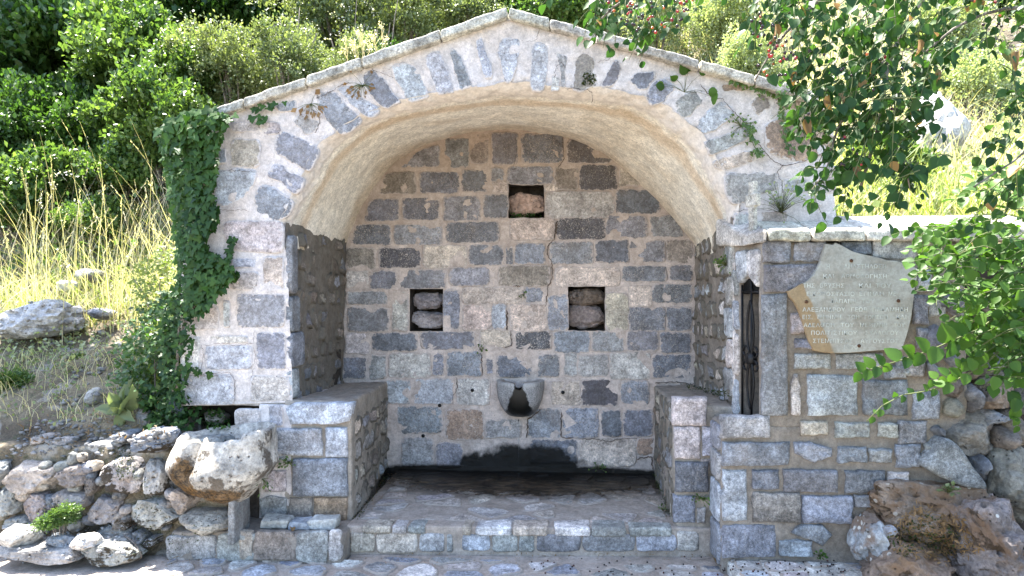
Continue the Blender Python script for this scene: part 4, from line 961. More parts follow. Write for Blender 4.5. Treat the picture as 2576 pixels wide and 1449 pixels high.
# coping slabs
CP = [((1.07, 1.215), 'W'), ((1.222, 1.475), 'W'), ((1.482, 1.80), 'W'), ((1.806, 2.14), 'W'), ((2.148, 2.52), 'L'), ((2.53, 2.95), 'L')]
for n_, ((a, b), t) in enumerate(CP):
    yo = 4.635 + R.uniform(-.008, .008); C = bx(a, b, yo, 5.22, 0, 0)
    for k in C:
        x, y, z = C[k]; th = .068; drop = 0
        if n_ == 0: x += (.035 if k[1] == 0 else -.06) * (1 if k[0] == 0 else .0); drop = .02 if k[0] == 0 else 0; y = y + (.14 if (k[0] == 0 and k[1] == 0) else 0)
        C[k] = (x, y, 1.888 - drop + (th if k[2] else 0) + (.14 if k[1] else 0) * (1 if k[2] else .15))
    rough_box('coping_slab', C, (18, 14, 4), .008, S_COP, shrine, .016, tone((.47, .44, .38)), (9, 28))
rough_box('ledge_slab', bx(.95, 1.19, 4.705, 5.0, .725, .752), (8, 8, 2), .005, M_WALLM, shrine, .01)
c = onZ(1838, 1024, .756); V, F = [], []
tube(V, F, [c, c + Vector((0, 0, .014))], [.085, .09], 20); V = [v - c for v in V]
tag(ob('offering_tray', mk_mesh('offering_tray', V, F, M_IRON), None, c), 'round black metal tray lying on the ledge below the iron gate', 'tray')

# small stone cross on the coping
cu = Pu; cr_c = Vector((1.165, 4.80, 1.965))
cross = thing('stone_cross', 'small plain pale stone cross standing on the wall coping', 'cross', cr_c)
def cb(nm, s0, s1, z0, z1, d=.02):
    Q = {}
    for i, s in ((0, s0), (1, s1)):
        for j, e in ((0, d), (1, -d)):
            for k, z in ((0, z0), (1, z1)): Q[(j, i, k)] = cr_c + cu * s + Vector((0, 0, z)) + Pn * e
    rough_box(nm, Q, (3, 4, 10), .003, S_COP, cross, .006, (.44, .42, .37), (14, 40))
cb('upright', -.030, .030, -.02, .315, .016); cb('crossbar', -.060, .060, .155, .235, .019)

# the inscribed plaque
R.seed(74)
PQ = [(245, 640), (300, 612), (365, 575), (430, 545), (470, 505), (500, 470), (535, 410), (560, 350), (590, 250), (607, 182), (645, 186), (680, 192), (705, 170), (760, 195), (810, 222), (860, 250), (910, 266), (960, 280), (1040, 297), (1150, 322), (1200, 340), (1300, 347), (1400, 387), (1500, 420),
      (1495, 500), (1475, 600), (1455, 760), (1440, 880), (1410, 1010), (1350, 1205), (1240, 1207), (1130, 1212), (980, 1224), (830, 1236), (650, 1238), (570, 1230), (500, 1215), (450, 1130), (420, 1040), (380, 900), (350, 820), (310, 745), (262, 690)]
YQ = 4.648
pw = [onY(*ZQ(*p), YQ) for p in PQ]; pc = sum(pw, Vector()) / len(pw)
plaque = thing('stone_plaque', 'broken edged inscribed stone plaque bolted to the wall under the coping', 'plaque', pc)
m_ = len(pw); V = [p - pc for p in pw]; cen_in = [(p - pc) * .992 + Vector((0, -.004, 0)) for p in pw]
V = cen_in + [p - pc + Vector((0, .002, 0)) for p in pw] + [p - pc + Vector((.004 * nz(p, 30), .034, .004 * nz(p, 33))) for p in pw]
F = [list(range(m_))[::-1]]
for r_ in range(2):
    for i in range(m_): F.append((r_ * m_ + i, r_ * m_ + (i + 1) % m_, (r_ + 1) * m_ + (i + 1) % m_, (r_ + 1) * m_ + i))
F.append([2 * m_ + i for i in range(m_)])
ob('slab', mk_mesh('slab', V, F, M_PLAQUE, False), plaque, pc)
for q in ((858, 345), (1312, 732), (424, 742), (932, 1167)):
    c = onY(*ZQ(*q), YQ - .004); V, F = [], []
    tube(V, F, [c + Vector((0, .01, 0)), c + Vector((0, -.004, 0)), c + Vector((0, -.008, 0))], [.0105, .0105, .006], 12); ob('bolt', mk_mesh('bolt', [v - c for v in V], F, M_RUSTM), plaque, c)
LINES = [(420, [('Η', 618, 645), ('ΑΝΑΣΤΗΛΩΣΗ', 785, 1190)]), (515, [('ΚΑΙ', 585, 685), ('ΑΡΜΟΛΟΓΗΣΗ', 760, 1195)]), (605, [('ΤΗΣ', 392, 500), ('ΒΡΥΣΗΣ', 555, 785), ('ΚΑΙ', 930, 1040), ('ΤΟΥ', 1090, 1240)]),
         (685, [('ΕΙΚΟΝΟΣΤΑΣΙΟ', 425, 885), ('ΕΓΙΝΑΝ', 935, 1165), ('ΜΕ', 1215, 1285)]), (755, [('ΔΑΠΑΝΗ', 655, 900), ('ΤΟΥ', 955, 1080)]), (835, [('ΑΛΕΞΑΝΔΡΟΥ', 385, 795), ('ΓΕΩΡ', 855, 1005), ('ΠΑΔΑΜΗΔΗ', 1060, 1400)]),
         (908, [('ΕΙΣ.', 385, 480), ('ΜΝΗΜΗ', 530, 755), ('ΤΩΝ', 820, 930), ('ΓΟΝΕΩΝ', 985, 1205), ('ΚΑΙ', 1290, 1385)]), (985, [('ΑΔΕΛΦΩΝ', 395, 690), ('ΤΟΥ', 755, 880), ('ΜΕΡΙΜΝΗ', 940, 1200), ('ΤΟΥ', 1265, 1370)]),
         (1060, [('ΠΟΛΙΤΙΣΤΙΚΟΥ', 468, 910), ('ΣΥΛΛΟΓΟΥ', 990, 1310)]), (1138, [('ΣΤΕΜΝΙΤΣΑΣ', 485, 865), ('ΑΥΓΟΥΣΤΟΣ', 945, 1310)]), (1200, [('1990', 785, 915)])]
dg = bpy.context.evaluated_depsgraph_get()
for yb, words in LINES:
    for s_, x0, x1 in words:
        cu_ = bpy.data.curves.new('word', 'FONT'); cu_.body = s_; cu_.size = .04; cu_.extrude = .0009; cu_.resolution_u = 2; cu_.offset = .0002; cu_.space_character = 1.12
        o_ = bpy.data.objects.new('word', cu_); sc.collection.objects.link(o_)
        dg = bpy.context.evaluated_depsgraph_get(); me_ = bpy.data.meshes.new_from_object(o_.evaluated_get(dg))
        co = [v.co.copy() for v in me_.vertices]; F = [list(f.vertices) for f in me_.polygons]
        bpy.data.objects.remove(o_); bpy.data.curves.remove(cu_); bpy.data.meshes.remove(me_)
        if not co: continue
        a_, b_ = onY(*ZQ(x0, yb), YQ), onY(*ZQ(x1, yb), YQ); lx = min(v.x for v in co); hx = max(v.x for v in co); k = (b_.x - a_.x) / (hx - lx); hk = .0255 / max(v.y for v in co)
        V = [Vector((a_.x + (v.x - lx) * k, YQ - .0052 - v.z, a_.z + v.y * hk)) for v in co]
        c = sum(V, Vector()) / len(V); ob('inscription', mk_mesh('inscription', [v - c for v in V], F, M_LETTER, False), plaque, c)

# ================================================================== rubble walls, trough, rocks
def bxr(Z, b, Y): 
    p, q = onY(*Z(b[0], b[3]), Y), onY(*Z(b[2], b[1]), Y); return (p + q) / 2, (q.x - p.x) / 2, (q.z - p.z) / 2
def laid(nm, Z, b, Y, t, mat, parent=None, dep=.16, sub=3, grow=1.16, rot=None, **k):
    c, hx, hz_ = bxr(Z, b, Y); return rock(nm, (c.x, c.y + dep * .45, c.z), (hx * grow, dep, hz_ * grow), mat, t, parent, sub, rot=rot, **k)
R.seed(81)
rub = thing('rubble_wall', 'low rough rubble retaining wall with moss below the weedy slope', 'wall', (-3.2, 4.6, -0.19))
rough_box('wall_core', bx(-5.2, -2.28, 4.76, 5.15, -.35, .52), (40, 6, 14), .04, M_SOIL, rub, .05)
for b, t, m in [((5, 872, 268, 1055), (.35, .31, .28), K_ROCK), ((272, 878, 448, 1005), (.30, .26, .23), K_ROCK), ((-30, 985, 88, 1155), 'G', K_ROCK), ((84, 1028, 232, 1172), (.36, .32, .29), K_ROCK), ((243, 1008, 425, 1122), (.34, .32, .30), K_ROCK), ((428, 1048, 582, 1198), (.29, .26, .25), K_ROCK),
                ((468, 848, 700, 1042), 'L', K_MOSS), ((694, 852, 842, 1082), (.40, .38, .36), K_MOSS), ((612, 1062, 900, 1245), (.42, .39, .36), K_MOSS), ((842, 1015, 975, 1140), (.36, .30, .26), K_ROCK), ((640, 712, 872, 845), 'B', K_MOSS), ((445, 1198, 665, 1285), 'G', K_ROCK), ((655, 1228, 722, 1290), 'G', K_ROCK), ((716, 1258, 782, 1312), 'L', K_MOSS),
                ((20, 1150, 170, 1210), 'G', K_ROCK), ((165, 1120, 250, 1190), 'G', K_ROCK), ((560, 1150, 640, 1230), 'K', K_MOSS), ((420, 950, 480, 1050), 'K', K_ROCK), ((-150, 870, 5, 1010), 'G', K_ROCK), ((-150, 1010, -30, 1160), 'G', K_ROCK)]:
    laid('stone', ZL, b, 4.66, t, m, rub, .20, 4, 1.16, pit=.25, flat=1, amp=.09, cuts=22)
R.seed(84)
for k in range(46):
    x, y = R.uniform(-10, 430), R.uniform(1150, 1330); c = onY(x, y, 4.70); s_ = R.uniform(.025, .055)
    rock('stone', (c.x, 4.71, c.z), (s_ * R.uniform(.9, 1.5), .06, s_), K_ROCK, R.choice(['G', 'L', 'T', 'M']), rub, 2, 9)
laid('footing_block', ZL, (885, 1128, 1165, 1245), 4.66, (.33, .31, .28), K_ROCK, rub, .2, 4, 1.12, 0, amp=.05)
for b, t in [((-40, 795, 66, 868), 'G'), ((236, 762, 335, 812), 'L'), ((330, 842, 440, 885), 'G'), ((540, 728, 650, 785), 'S'), ((150, 745, 235, 790), 'L'), ((60, 790, 240, 862), 'S'), ((230, 800, 430, 862), 'S'), ((430, 770, 640, 845), 'L'), ((860, 745, 1180, 850), 'G')]: laid('cap_stone', ZL, b, 4.80, t, K_ROCK if b[0] < 800 else K_MOSS, rub, .22, 3, 1.15, 0, flat=1)
rough_box('prop_slab', bx(-2.19, -2.145, 4.56, 4.80, -.05, .29), (3, 6, 8), .006, S_WALL, rub, .01, (.15, .16, .165))

# broken stone trough: a thick-walled basin split by a V notch in front
R.seed(82)
trough = thing('stone_trough', 'broken hollowed stone water trough with a mossy notch in its front', 'trough', (-2.30, 4.66, .2))
V, F = [], []; NA, NB = 84, 22; tc = Vector((-2.292, 4.69, 0))
def tr_rim(a):
    z = .640 + .035 * math.cos(a) + .02 * nz((math.cos(a) * 2, math.sin(a) * 2, 0), 1.4)
    d = (a - math.radians(-113) + math.pi) % (2 * math.pi) - math.pi
    z -= .15 * max(0, 1 - abs(d) / .26) ** 1.0
    if math.radians(-98) < a < math.radians(-40): z -= .035
    return z
for j in range(NB + 1):
    for i in range(NA):
        a = -math.pi + 2 * math.pi * i / NA; ca, sa = math.cos(a), math.sin(a); rim = tr_rim(a); e = .80
        ex_, ey_ = math.copysign(abs(ca) ** e, ca), math.copysign(abs(sa) ** e, sa)
        d = (a - math.radians(-113) + math.pi) % (2 * math.pi) - math.pi; groove = .06 * max(0, 1 - abs(d) / .34)
        if j <= 14:
            t = j / 14; fz = max(0, -sa * .9 - ca * .35); rr = (.36 + .68 * min(1, t / .5) ** .62) - (.04 + .44 * fz) * max(0, (t - .30) / .70) ** 1.25; zb = .215 - .03 * ca; z = zb + (rim - zb) * t ** .95; rx, ry = .335 * rr - groove, .30 * rr - groove
        else:
            t = (j - 14) / 8; fz = max(0, -sa * .9 - ca * .35); rr = 1.0 - .44 * fz - .16 * min(1, t * 2.5) - .45 * max(0, t - .4) ** 1.0; z = rim + .004 - (.0 if t < .3 else .26 * (t - .3)); rx, ry = .335 * rr - groove * (1 - t), .30 * rr - groove * (1 - t)
        p = tc + Vector((rx * ex_, ry * ey_, z)); n_ = .030 * nz(p, 4.5, 3) + .014 * nz(p, 12, 3) + .007 * nz(p, 28, 3)
        p += Vector((ca, sa, .35)) * n_; V.append(p)
for j in range(NB):
    for i in range(NA):
        k = j * NA + i; k2 = j * NA + (i + 1) % NA; F.append((k, k2, k2 + NA, k + NA))
F.append(list(range(NA))[::-1]); F.append([NB * NA + i for i in range(NA)])
ob('basin', mk_mesh('basin', [v - Vector((-2.3, 4.66, .4)) for v in V], F, K_TROUGH), trough, (-2.30, 4.66, .4), (.46, .43, .38))

R.seed(83)
def single(nm, lab, cat, Z, b, Y, t, m, dep, sub=4, **k):
    return tag(laid(nm, Z, b, Y, t, m, None, dep, sub, k.pop('grow', 1.12), k.pop('rot', None), **k), lab, cat)
single('loose_rock', 'white angular loose rock at the left edge of the photo before the rubble wall', 'rock', ZL, (-20, 1205, 158, 1322), 4.45, 'W', K_ROCK, .12, amp=.12)
single('loose_rock', 'flat blue grey loose rock beside the white angular rock', 'rock', ZL, (215, 1250, 348, 1310), 4.48, 'S', K_ROCK, .08, amp=.12)
single('loose_rock', 'small white pyramid shaped loose rock on the slab edge', 'rock', ZL, (338, 1252, 478, 1318), 4.45, 'W', K_ROCK, .09, amp=.12, cuts=7)
single('slope_rock', 'large pale weathered rock lying highest on the left slope', 'rock', ZL, (-60, 62, 310, 262), 6.0, (.42, .41, .41), K_ROCK, .40, amp=.16, pit=.3)
single('slope_rock', 'blue grey jagged rock halfway up the left slope', 'rock', ZL, (55, 415, 310, 625), 5.6, (.34, .35, .37), K_ROCK, .30, amp=.18, pit=.3)
single('slope_rock', 'small dark rock in dry grass above the pale slope rock', 'rock', ZO, (185, 675, 245, 712), 6.9, 'M', K_ROCK, .15, 3)
single('slope_rock', 'white stone in dry grass left of the small dark rock', 'rock', ZO, (130, 705, 182, 735), 6.8, 'W', K_ROCK, .12, 3)
single('slope_rock', 'pale flat stone half buried in grass right of the pale slope rock', 'rock', ZL, (438, 105, 545, 165), 6.3, 'S', K_ROCK, .15, 3)
single('slope_rock', 'pale leaning stone beside the mullein plant', 'rock', ZL, (418, 503, 492, 592), 5.25, 'L', K_ROCK, .10, 3)
single('slope_rock', 'blue grey pointed rock at the foot of the ivy pier', 'rock', ZL, (820, 548, 918, 665), 5.0, 'B', K_ROCK, .10, 3)
single('slope_rock', 'narrow grey stone standing below the mullein plant', 'rock', ZL, (680, 608, 752, 705), 5.0, 'G', K_ROCK, .08, 3)
single('slope_rock', 'dark rounded stone in the hollow under the pier', 'rock', ZL, (1010, 625, 1130, 695), 5.12, 'K', K_MOSS, .10, 3)
single('slope_rock', 'flat grey stone on the gravel below the jagged slope rock', 'rock', ZL, (80, 668, 260, 722), 5.05, 'S', K_ROCK, .14, 3)
single('stone_slab', 'flat weathered slab edging the ground at lower left', 'slab', ZL, (-60, 1315, 395, 1385), 4.40, (.34, .32, .30), K_ROCK, .22, amp=.06, rot=0, flat=1)
single('stone_slab', 'mossy flat slab end beside the curled twig', 'slab', ZL, (380, 1290, 670, 1395), 4.46, (.30, .29, .27), K_MOSS, .20, amp=.06, rot=0, flat=1)
for lab, b, t in [('left white flat stone of the three set on the ledge', (278, 1035, 480, 1105), 'W'), ('thin middle stone of the three set on the ledge', (485, 1055, 625, 1108), 'S'), ('thick right white stone of the three set on the ledge', (625, 1015, 808, 1095), 'W')]:
    c, hx, h2 = bxr(ZB, b, 4.80); C = bx(c.x - hx, c.x + hx, 4.74, 4.88, -.003, h2 * 1.75)
    for k in C: C[k] = tuple(C[k][i] + R.uniform(-.016, .016) * (0 if (i == 2 and k[2] == 0) else 1) for i in range(3))
    tag(rough_box('flat_stone', C, (8, 6, 4), .006, K_ROCK, None, .012, tone(t)), lab, 'stone', 'white stones on the ledge')

# right: dry rubble, rock outcrop, slab with fallen cherries
R.seed(91)
RGROW = 1.30
rr_ = thing('dry_stone_wall', 'collapsing dry stone wall of rough grey boulders right of the plaque wall', 'wall', (2.5, 4.9, -.1))
rough_box('wall_core', bx(2.22, 4.4, 4.86, 5.3, -.3, 1.80), (24, 5, 20), .06, M_CAV, rr_, .08)
for b, t in [((925, 398, 1292, 655), (.23, .22, .20)), ((1033, 193, 1152, 388), 'M'), ((1143, 168, 1382, 375), (.26, .21, .17)), ((898, 298, 1033, 452), (.27, .24, .20)), ((1078, 662, 1192, 797), 'M'), ((1195, 636, 1500, 1085), (.25, .235, .21)), ((1115, 378, 1325, 482), 'M'), ((1318, 398, 1470, 602), (.22, .19, .16)),
             ((815, 478, 925, 565), 'M'), ((780, 60, 890, 200), 'M'), ((900, 120, 1030, 300), 'K'), ((1250, 480, 1400, 640), 'K'), ((890, 10, 1040, 130), 'M'), ((1040, 60, 1150, 190), 'K'), ((770, 580, 830, 640), 'G'), ((1380, 180, 1520, 400), 'M'), ((1160, 20, 1330, 170), 'M'), ((1340, 0, 1500, 180), 'K'),
             ((780, -200, 900, 50), 'M'), ((900, -180, 1060, 0), 'K'), ((1070, -150, 1250, 50), 'M'), ((1250, -200, 1480, 0), 'G'), ((880, -400, 1080, -180), 'M'), ((1080, -380, 1280, -160), 'K'), ((1290, -400, 1500, -200), 'M')]:
    laid('stone', ZC, b, 4.72, t, K_ROCK, rr_, .24, 4 if b[2] - b[0] > 200 else 3, RGROW, pit=.2)
for k in range(44):
    x, y = R.uniform(2340, 2576), R.uniform(820, 1260); c = onY(x, y, 4.78); s_ = R.uniform(.025, .06)
    rock('stone', (c.x, 4.80, c.z), (s_ * R.uniform(.9, 1.6), .07, s_), K_ROCK, R.choice(['G', 'K', 'M', 'M']), rr_, 2, 9)
fs(ZC, [(765, 742), (905, 548), (1000, 600), (1085, 735), (1190, 880), (1040, 880)], 'M', .05, S_WALL, 4.62, parent=rr_, depth=.12, rough=.008, bev=.012)
tag(laid('rock_outcrop', ZC, (480, 835, 1330, 1330), 4.56, (.24, .19, .15), K_RUST, None, .26, 5, 1.16, .25, amp=.16, cuts=18, pit=.35), 'broad rust stained natural rock with white lichen spots at lower right', 'rock')
tag(laid('rock_outcrop', ZC, (1000, 1000, 1560, 1640), 4.38, (.24, .22, .20), K_RUST, None, .30, 5, 1.14, -.2, amp=.16, cuts=18, pit=.35), 'grey lichened rock filling the lower right corner', 'rock')
tag(laid('rock_outcrop', ZC, (372, 1095, 575, 1420), 4.48, (.33, .34, .36), K_RUST, None, .18, 4, 1.1, .1, amp=.2, pit=.3), 'upright bluish rock left of the rust stained rock', 'rock')
tag(laid('rock_outcrop', ZC, (440, 1290, 1050, 1640), 4.36, (.22, .17, .13), K_RUST, None, .26, 4, 1.1, .1, amp=.2, pit=.3), 'low brownish rock at the bottom edge below the dry pine needles', 'rock')
tag(laid('small_stone', ZC, (555, 1138, 628, 1205), 4.30, 'S', K_ROCK, None, .05, 3), 'small blue grey stone lying on the rust stained rock', 'stone')
C = bx(.985, 2.02, 4.05, 4.72, -.30, -.105); C[(1, 0, 1)] = (2.0, 4.05, -.09)
fsl = tag(rough_box('stone_slab', C, (30, 20, 5), .012, S_PAVE, None, .02, (.50, .48, .44)), 'raised pale slab strewn with fallen cherries at the wall foot', 'slab')
paving(fsl, (1.0, 4.08, 1.98, 4.68), .2, -.098, ['W', 'S', 'L', 'T'], S_PAVE, 92, .85, .86, .008)
# big pale rock on the hillside behind
R.seed(93)
tag(laid('hill_rock', ZO, (2285, 215, 2455, 450), 7.7, (.44, .43, .43), K_ROCK, None, .40, 4, 1.12, .12, amp=.16, pit=.25), 'big pale pointed rock standing on the grassy hillside at right', 'rock')
tag(laid('hill_rock', ZO, (2290, 420, 2500, 560), 7.3, (.46, .44, .42), K_ROCK, None, .40, 4, 1.1, 0, amp=.2, pit=.3), 'broken pale rock below the pointed hillside rock', 'rock')
# ================================================================== VEGETATION
bpy.context.view_layer.update(); DG = bpy.context.evaluated_depsgraph_get()
def drop(x, y):
    """where the sight line through a measured image point meets what is already built"""
    ok, loc, nor, *_ = sc.ray_cast(DG, Vector((0, 0, EYE)), ray(x, y).normalized()); return (loc, nor) if ok else (atD(x, y, 7), Vector((0, -1, 0)))
def nrm(a): return a / (np.linalg.norm(a, axis=-1, keepdims=True) + 1e-9)
def A3(v): return np.array(v, dtype=float)
def crown(n_lobe, n_cl, per, leaf, spread, T=LEAF2, droop=0.0, flat=0.8):
    """foliage inside a unit crown: lobes -> twig clusters -> leaves, with gaps left between the clusters"""
    cen = unit(n_lobe) * RN.uniform(.25, .62, (n_lobe, 1)) * A3((1, 1, flat)); rad = RN.uniform(.34, .55, n_lobe)
    k = RN.integers(0, n_lobe, n_cl); d = unit(n_cl); d[:, 2] = np.abs(d[:, 2]) * .8 + d[:, 2] * .2
    cl = cen[k] + d * rad[k][:, None] * RN.uniform(.72, 1.08, (n_cl, 1))
    out = nrm(cl - A3((0, 0, -.3)))
    q = np.repeat(np.arange(n_cl), per); n = len(q)
    P = cl[q] + RN.normal(size=(n, 3)) * spread * RN.uniform(.5, 1.3, (n_cl, 1))[q]
    D = nrm(out[q] * .8 + unit(n) * .9 + A3((0, 0, .15 - droop))); Nn = nrm(out[q] * .5 + A3((0, 0, .7)) + unit(n) * .6)
    return leaf_np(T, P, D, Nn, leaf * RN.uniform(.6, 1.35, n), RN.uniform(.75, 1.15, n))
PROTO = {}
for key, mat, args in (('broad', L_DARK, (11, 360, 60, .058, .064)), ('mid', L_MID, (12, 340, 42, .070, .062)), ('pale', L_PALE, (13, 430, 40, .046, .055)), ('fine', L_HERB, (12, 520, 34, .045, .065)), ('bramble', L_MID, (9, 330, 32, .095, .08))):
    V, F = crown(*args); PROTO[key] = mk_np('foliage', V, F, mat)
V, F = [], []
for k in range(9):
    a = R.uniform(0, 6.28); e = Vector((math.cos(a) * R.uniform(.3, .7), math.sin(a) * R.uniform(.3, .7), R.uniform(.0, .7)))
    pts = spline([(0, 0, -.9), e * .35 + Vector((R.uniform(-.1, .1), 0, -.55)), e * .8 + Vector((0, 0, -.05)), e], 9); tube(V, F, pts, [.035 * (1 - i / 9.5) + .004 for i in range(9)], 5)
STEM = mk_mesh('stem', V, F, M_BARK)
def shrub(kind, x, y, Y, r, lab, sz=(1, 1, 1), group='shrubs covering the hillside', nm='shrub', cat='shrub', lift=0.0):
    c = onY(x, y, Y); base = Vector((c.x, c.y, min(c.z - .3 * r, hz(c.x, c.y))))
    t = thing(nm, lab, cat, base, group); rz = R.uniform(0, 6.28)
    f = ob('foliage', PROTO[kind], t, c - Vector((0, 0, .12 * r))); f.rotation_euler = (R.uniform(-.2, .2), R.uniform(-.2, .2), rz); f.scale = (r * sz[0], r * sz[1], r * sz[2] * 1.22)
    s = ob('stem', STEM, t, c); s.rotation_euler = (0, 0, rz); h = max(.5 * r, c.z - base.z + .1); s.scale = (r * .8, r * .8, h * .75)
    return t
R.seed(101)
for a in [('broad', 110, 120, 10.0, 1.75, 'big dark broadleaf shrub filling the top left corner'), ('mid', 330, 150, 9.3, 1.05, 'bright green leafy shrub right of the dark corner shrub'),
          ('broad', 50, 350, 8.8, 1.05, 'dark shrub at the left edge below the corner shrub'), ('broad', 215, 320, 8.8, .95, 'dark shrub behind the tall dry grass stems'),
          ('mid', 400, 300, 8.2, .75, 'sunlit green shrub just left of the ivy top'), ('bramble', 300, 440, 8.0, .55, 'pale green bramble behind the dry grass near the ivy'),
          ('broad', 560, 40, 11.2, 1.55, 'dark shrub with black gaps above the left eave'), ('pale', 600, 170, 8.7, .72, 'grey green small leaved shrub above the left eave end'),
          ('pale', 740, 150, 8.3, .62, 'pale small leaved shrub touching the left roof slope'), ('mid', 480, 190, 8.8, .70, 'leafy yellow green shrub above the ivy'),
          ('pale', 850, 50, 10.2, 1.15, 'olive shrub with pale blossom behind the left roof slope'), ('broad', 720, -20, 12.2, 1.6, 'dark tall shrub at the top edge left of the gable'),
          ('pale', 1000, 60, 9.6, .85, 'pale silvery shrub midway up behind the left roof slope'), ('mid', 1110, 10, 11.0, 1.05, 'bright green shrub at the top edge near the gable peak'),
          ('pale', 1200, 30, 9.9, .62, 'small silver shrub right beside the gable peak'), ('mid', 1370, 20, 10.2, .85, 'green shrub just right of the gable peak'),
          ('pale', 1480, -30, 11.6, 1.15, 'pale shrub behind the hanging cherry leaves'), ('broad', 260, -60, 12.5, 2.1, 'dark tall shrub at the top edge behind the bright one'),
          ('broad', 20, -30, 13.0, 2.0, 'dark tall shrub furthest behind the top left corner'), ('bramble', 110, 470, 7.9, .60, 'bramble bush with white flowers behind the dry grass at left'),
          ('bramble', 10, 520, 7.7, .55, 'bramble at the left edge above the dry grass'), ('broad', 960, 150, 8.2, .42, 'low dark shrub in the shade behind the dry stalks'),
          ('pale', 880, 165, 8.0, .42, 'low pale shrub behind the roof joint with dry stalks'), ('bramble', 230, 560, 7.6, .40, 'low bramble among the dry grass stems')]: shrub(*a)
for a in [('fine', 2490, 240, 9.3, .75, 'yellow green herb thicket right of the pale hill rock'), ('fine', 2530, 400, 8.2, .55, 'yellow green herb clump at the right edge below the thicket'), ('fine', 1830, 60, 10.5, .75, 'yellow herb clump between the two cherry sprays'),
          ('bramble', 2240, 420, 7.0, .42, 'dark ivy covered stump left of the pale hill rock'), ('broad', 2570, 30, 12.0, 1.2, 'dark bush in the top right corner'), ('fine', 1900, 170, 8.8, .55, 'low herb clump behind the right roof slope'),
          ('fine', 2330, 90, 11.0, .9, 'yellow herb clump at the top edge above the hill rock'), ('fine', 1650, 60, 10.5, .6, 'dry yellow herb clump behind the first cherry spray')]: shrub(*a)
# bushes hugging the left flank of the pier: leaves on arching stems, down to the ground
def flank(nm, lab, pg, n, d0, d1, leaf, mat, T, base, nst, group='bushes beside the pier'):
    b = onY(base[0], base[1], (d0 + d1) / 2); t = thing(nm, lab, 'bush', b, group); P, D, Nn = [], [], []; cl = sample_poly(pg, n // 14)
    for x, y in cl:
        c = onY(x, y, R.uniform(d0, d1))
        for k in range(14): P.append(tuple(c + Vector((R.gauss(0, .035), R.gauss(0, .04), R.gauss(0, .035))))); D.append((R.gauss(0, .7), -.3 + R.gauss(0, .5), R.gauss(-.1, .5))); Nn.append((R.gauss(0, .4), -.6, .7 + R.gauss(0, .3)))
    lv, lf = leaf_np(T, A3(P), A3(D), A3(Nn), leaf * RN.uniform(.55, 1.3, len(P))); ob('foliage', mk_np('foliage', lv - A3(tuple(b)), lf, mat), t, b)
    for x, y in cl[:nst]: e = onY(x, y, (d0 + d1) / 2); tube_obj('stem', spline([b + Vector((R.uniform(-.1, .1), 0, -.02)), b.lerp(e, .5) + Vector((0, -.05, .05)), e], 8), [.006 - .0005 * i for i in range(8)], M_BARK, t, 5)
R.seed(102)
flank('pier_bush', 'dark leafy bush against the left flank of the pier', [(300, 1000), (310, 880), (345, 800), (400, 745), (456, 730), (458, 1010), (400, 1040)], 2200, 4.98, 5.45, .045, L_DARK, LEAF2, (400, 1050), 6)
flank('pier_bush', 'low ivy like bush at the left foot of the pier', [(365, 1000), (458, 985), (500, 1040), (480, 1085), (380, 1090)], 560, 4.9, 5.1, .045, L_IVY, IVYL, (430, 1080), 4)
flank('pier_bush', 'yellow green feathery bush above the dark pier bush', [(330, 700), (390, 640), (440, 620), (445, 760), (360, 800)], 900, 5.3, 5.8, .032, L_GRASS, LEAF2, (400, 800), 4)
shrub('bramble', 150, 1305, 4.50, .13, 'small nettle like plant at the foot of the rubble wall', sz=(1.3, .7, .8), group='bushes beside the pier')
shrub('bramble', 20, 980, 5.4, .20, 'weedy green plant at the left edge above the rubble wall', group='bushes beside the pier')
shrub('bramble', 180, 925, 5.9, .14, 'low green weed between the two slope rocks', group='bushes beside the pier')

# the tree at far left whose crown keeps the rubble slope in the shade
R.seed(105)
tt = Vector((-7.4, 5.9, hz(-7.4, 5.9))); oak = thing('shade_tree', 'broadleaf tree at far left shading the rubble slope', 'tree', tt)
tube_obj('trunk', spline([tt, tt + Vector((.1, 0, 1.4)), tt + Vector((.4, .3, 2.8)), tt + Vector((.8, .7, 4.0))], 14), [.15 - .006 * i for i in range(14)], M_BARK, oak, 10)
for c, r in (((-4.55, 6.2, 5.3), .42), ((-5.1, 6.2, 5.3), .55), ((-5.7, 6.3, 5.2), .6), ((-5.0, 6.65, 5.45), .5), ((-6.3, 6.3, 5.0), .65), ((-5.6, 6.8, 5.6), .55)):
    o = ob('crown', PROTO['broad'], oak, c); o.scale = (r, r, r * .8); o.rotation_euler = (0, 0, R.uniform(0, 6)); tube_obj('branch', spline([tt + Vector((.75, .65, 3.8)), (tt + Vector((.75, .65, 3.8))).lerp(Vector(c), .5) + Vector((0, 0, .15)), c], 8), [.05 - .005 * i for i in range(8)], M_BARK, oak, 6)

tp = Vector((-10.2, 9.9, hz(-10.2, 9.9))); oak2 = thing('shade_tree', 'tall tree far left behind the dark shrubs keeping them in shade', 'tree', tp)
tube_obj('trunk', spline([tp, tp + Vector((.1, .1, 2.5)), tp + Vector((.6, .2, 5.2))], 14), [.2 - .009 * i for i in range(14)], M_BARK, oak2, 10)
for c, r in (((-9.4, 11.2, 8.8), 1.5), ((-8.7, 10.7, 8.4), 1.1), ((-8.9, 11.0, 9.8), 1.3), ((-10.2, 10.8, 9.4), 1.4), ((-9.0, 10.2, 7.4), .8)):
    o = ob('crown', PROTO['broad'], oak2, c); o.scale = (r, r, r * .9); o.rotation_euler = (0, 0, R.uniform(0, 6)); tube_obj('branch', spline([tp + Vector((.5, .2, 4.9)), (tp + Vector((.5, .2, 4.9))).lerp(Vector(c), .5) + Vector((0, 0, .2)), c], 8), [.07 - .007 * i for i in range(8)], M_BARK, oak2, 6)
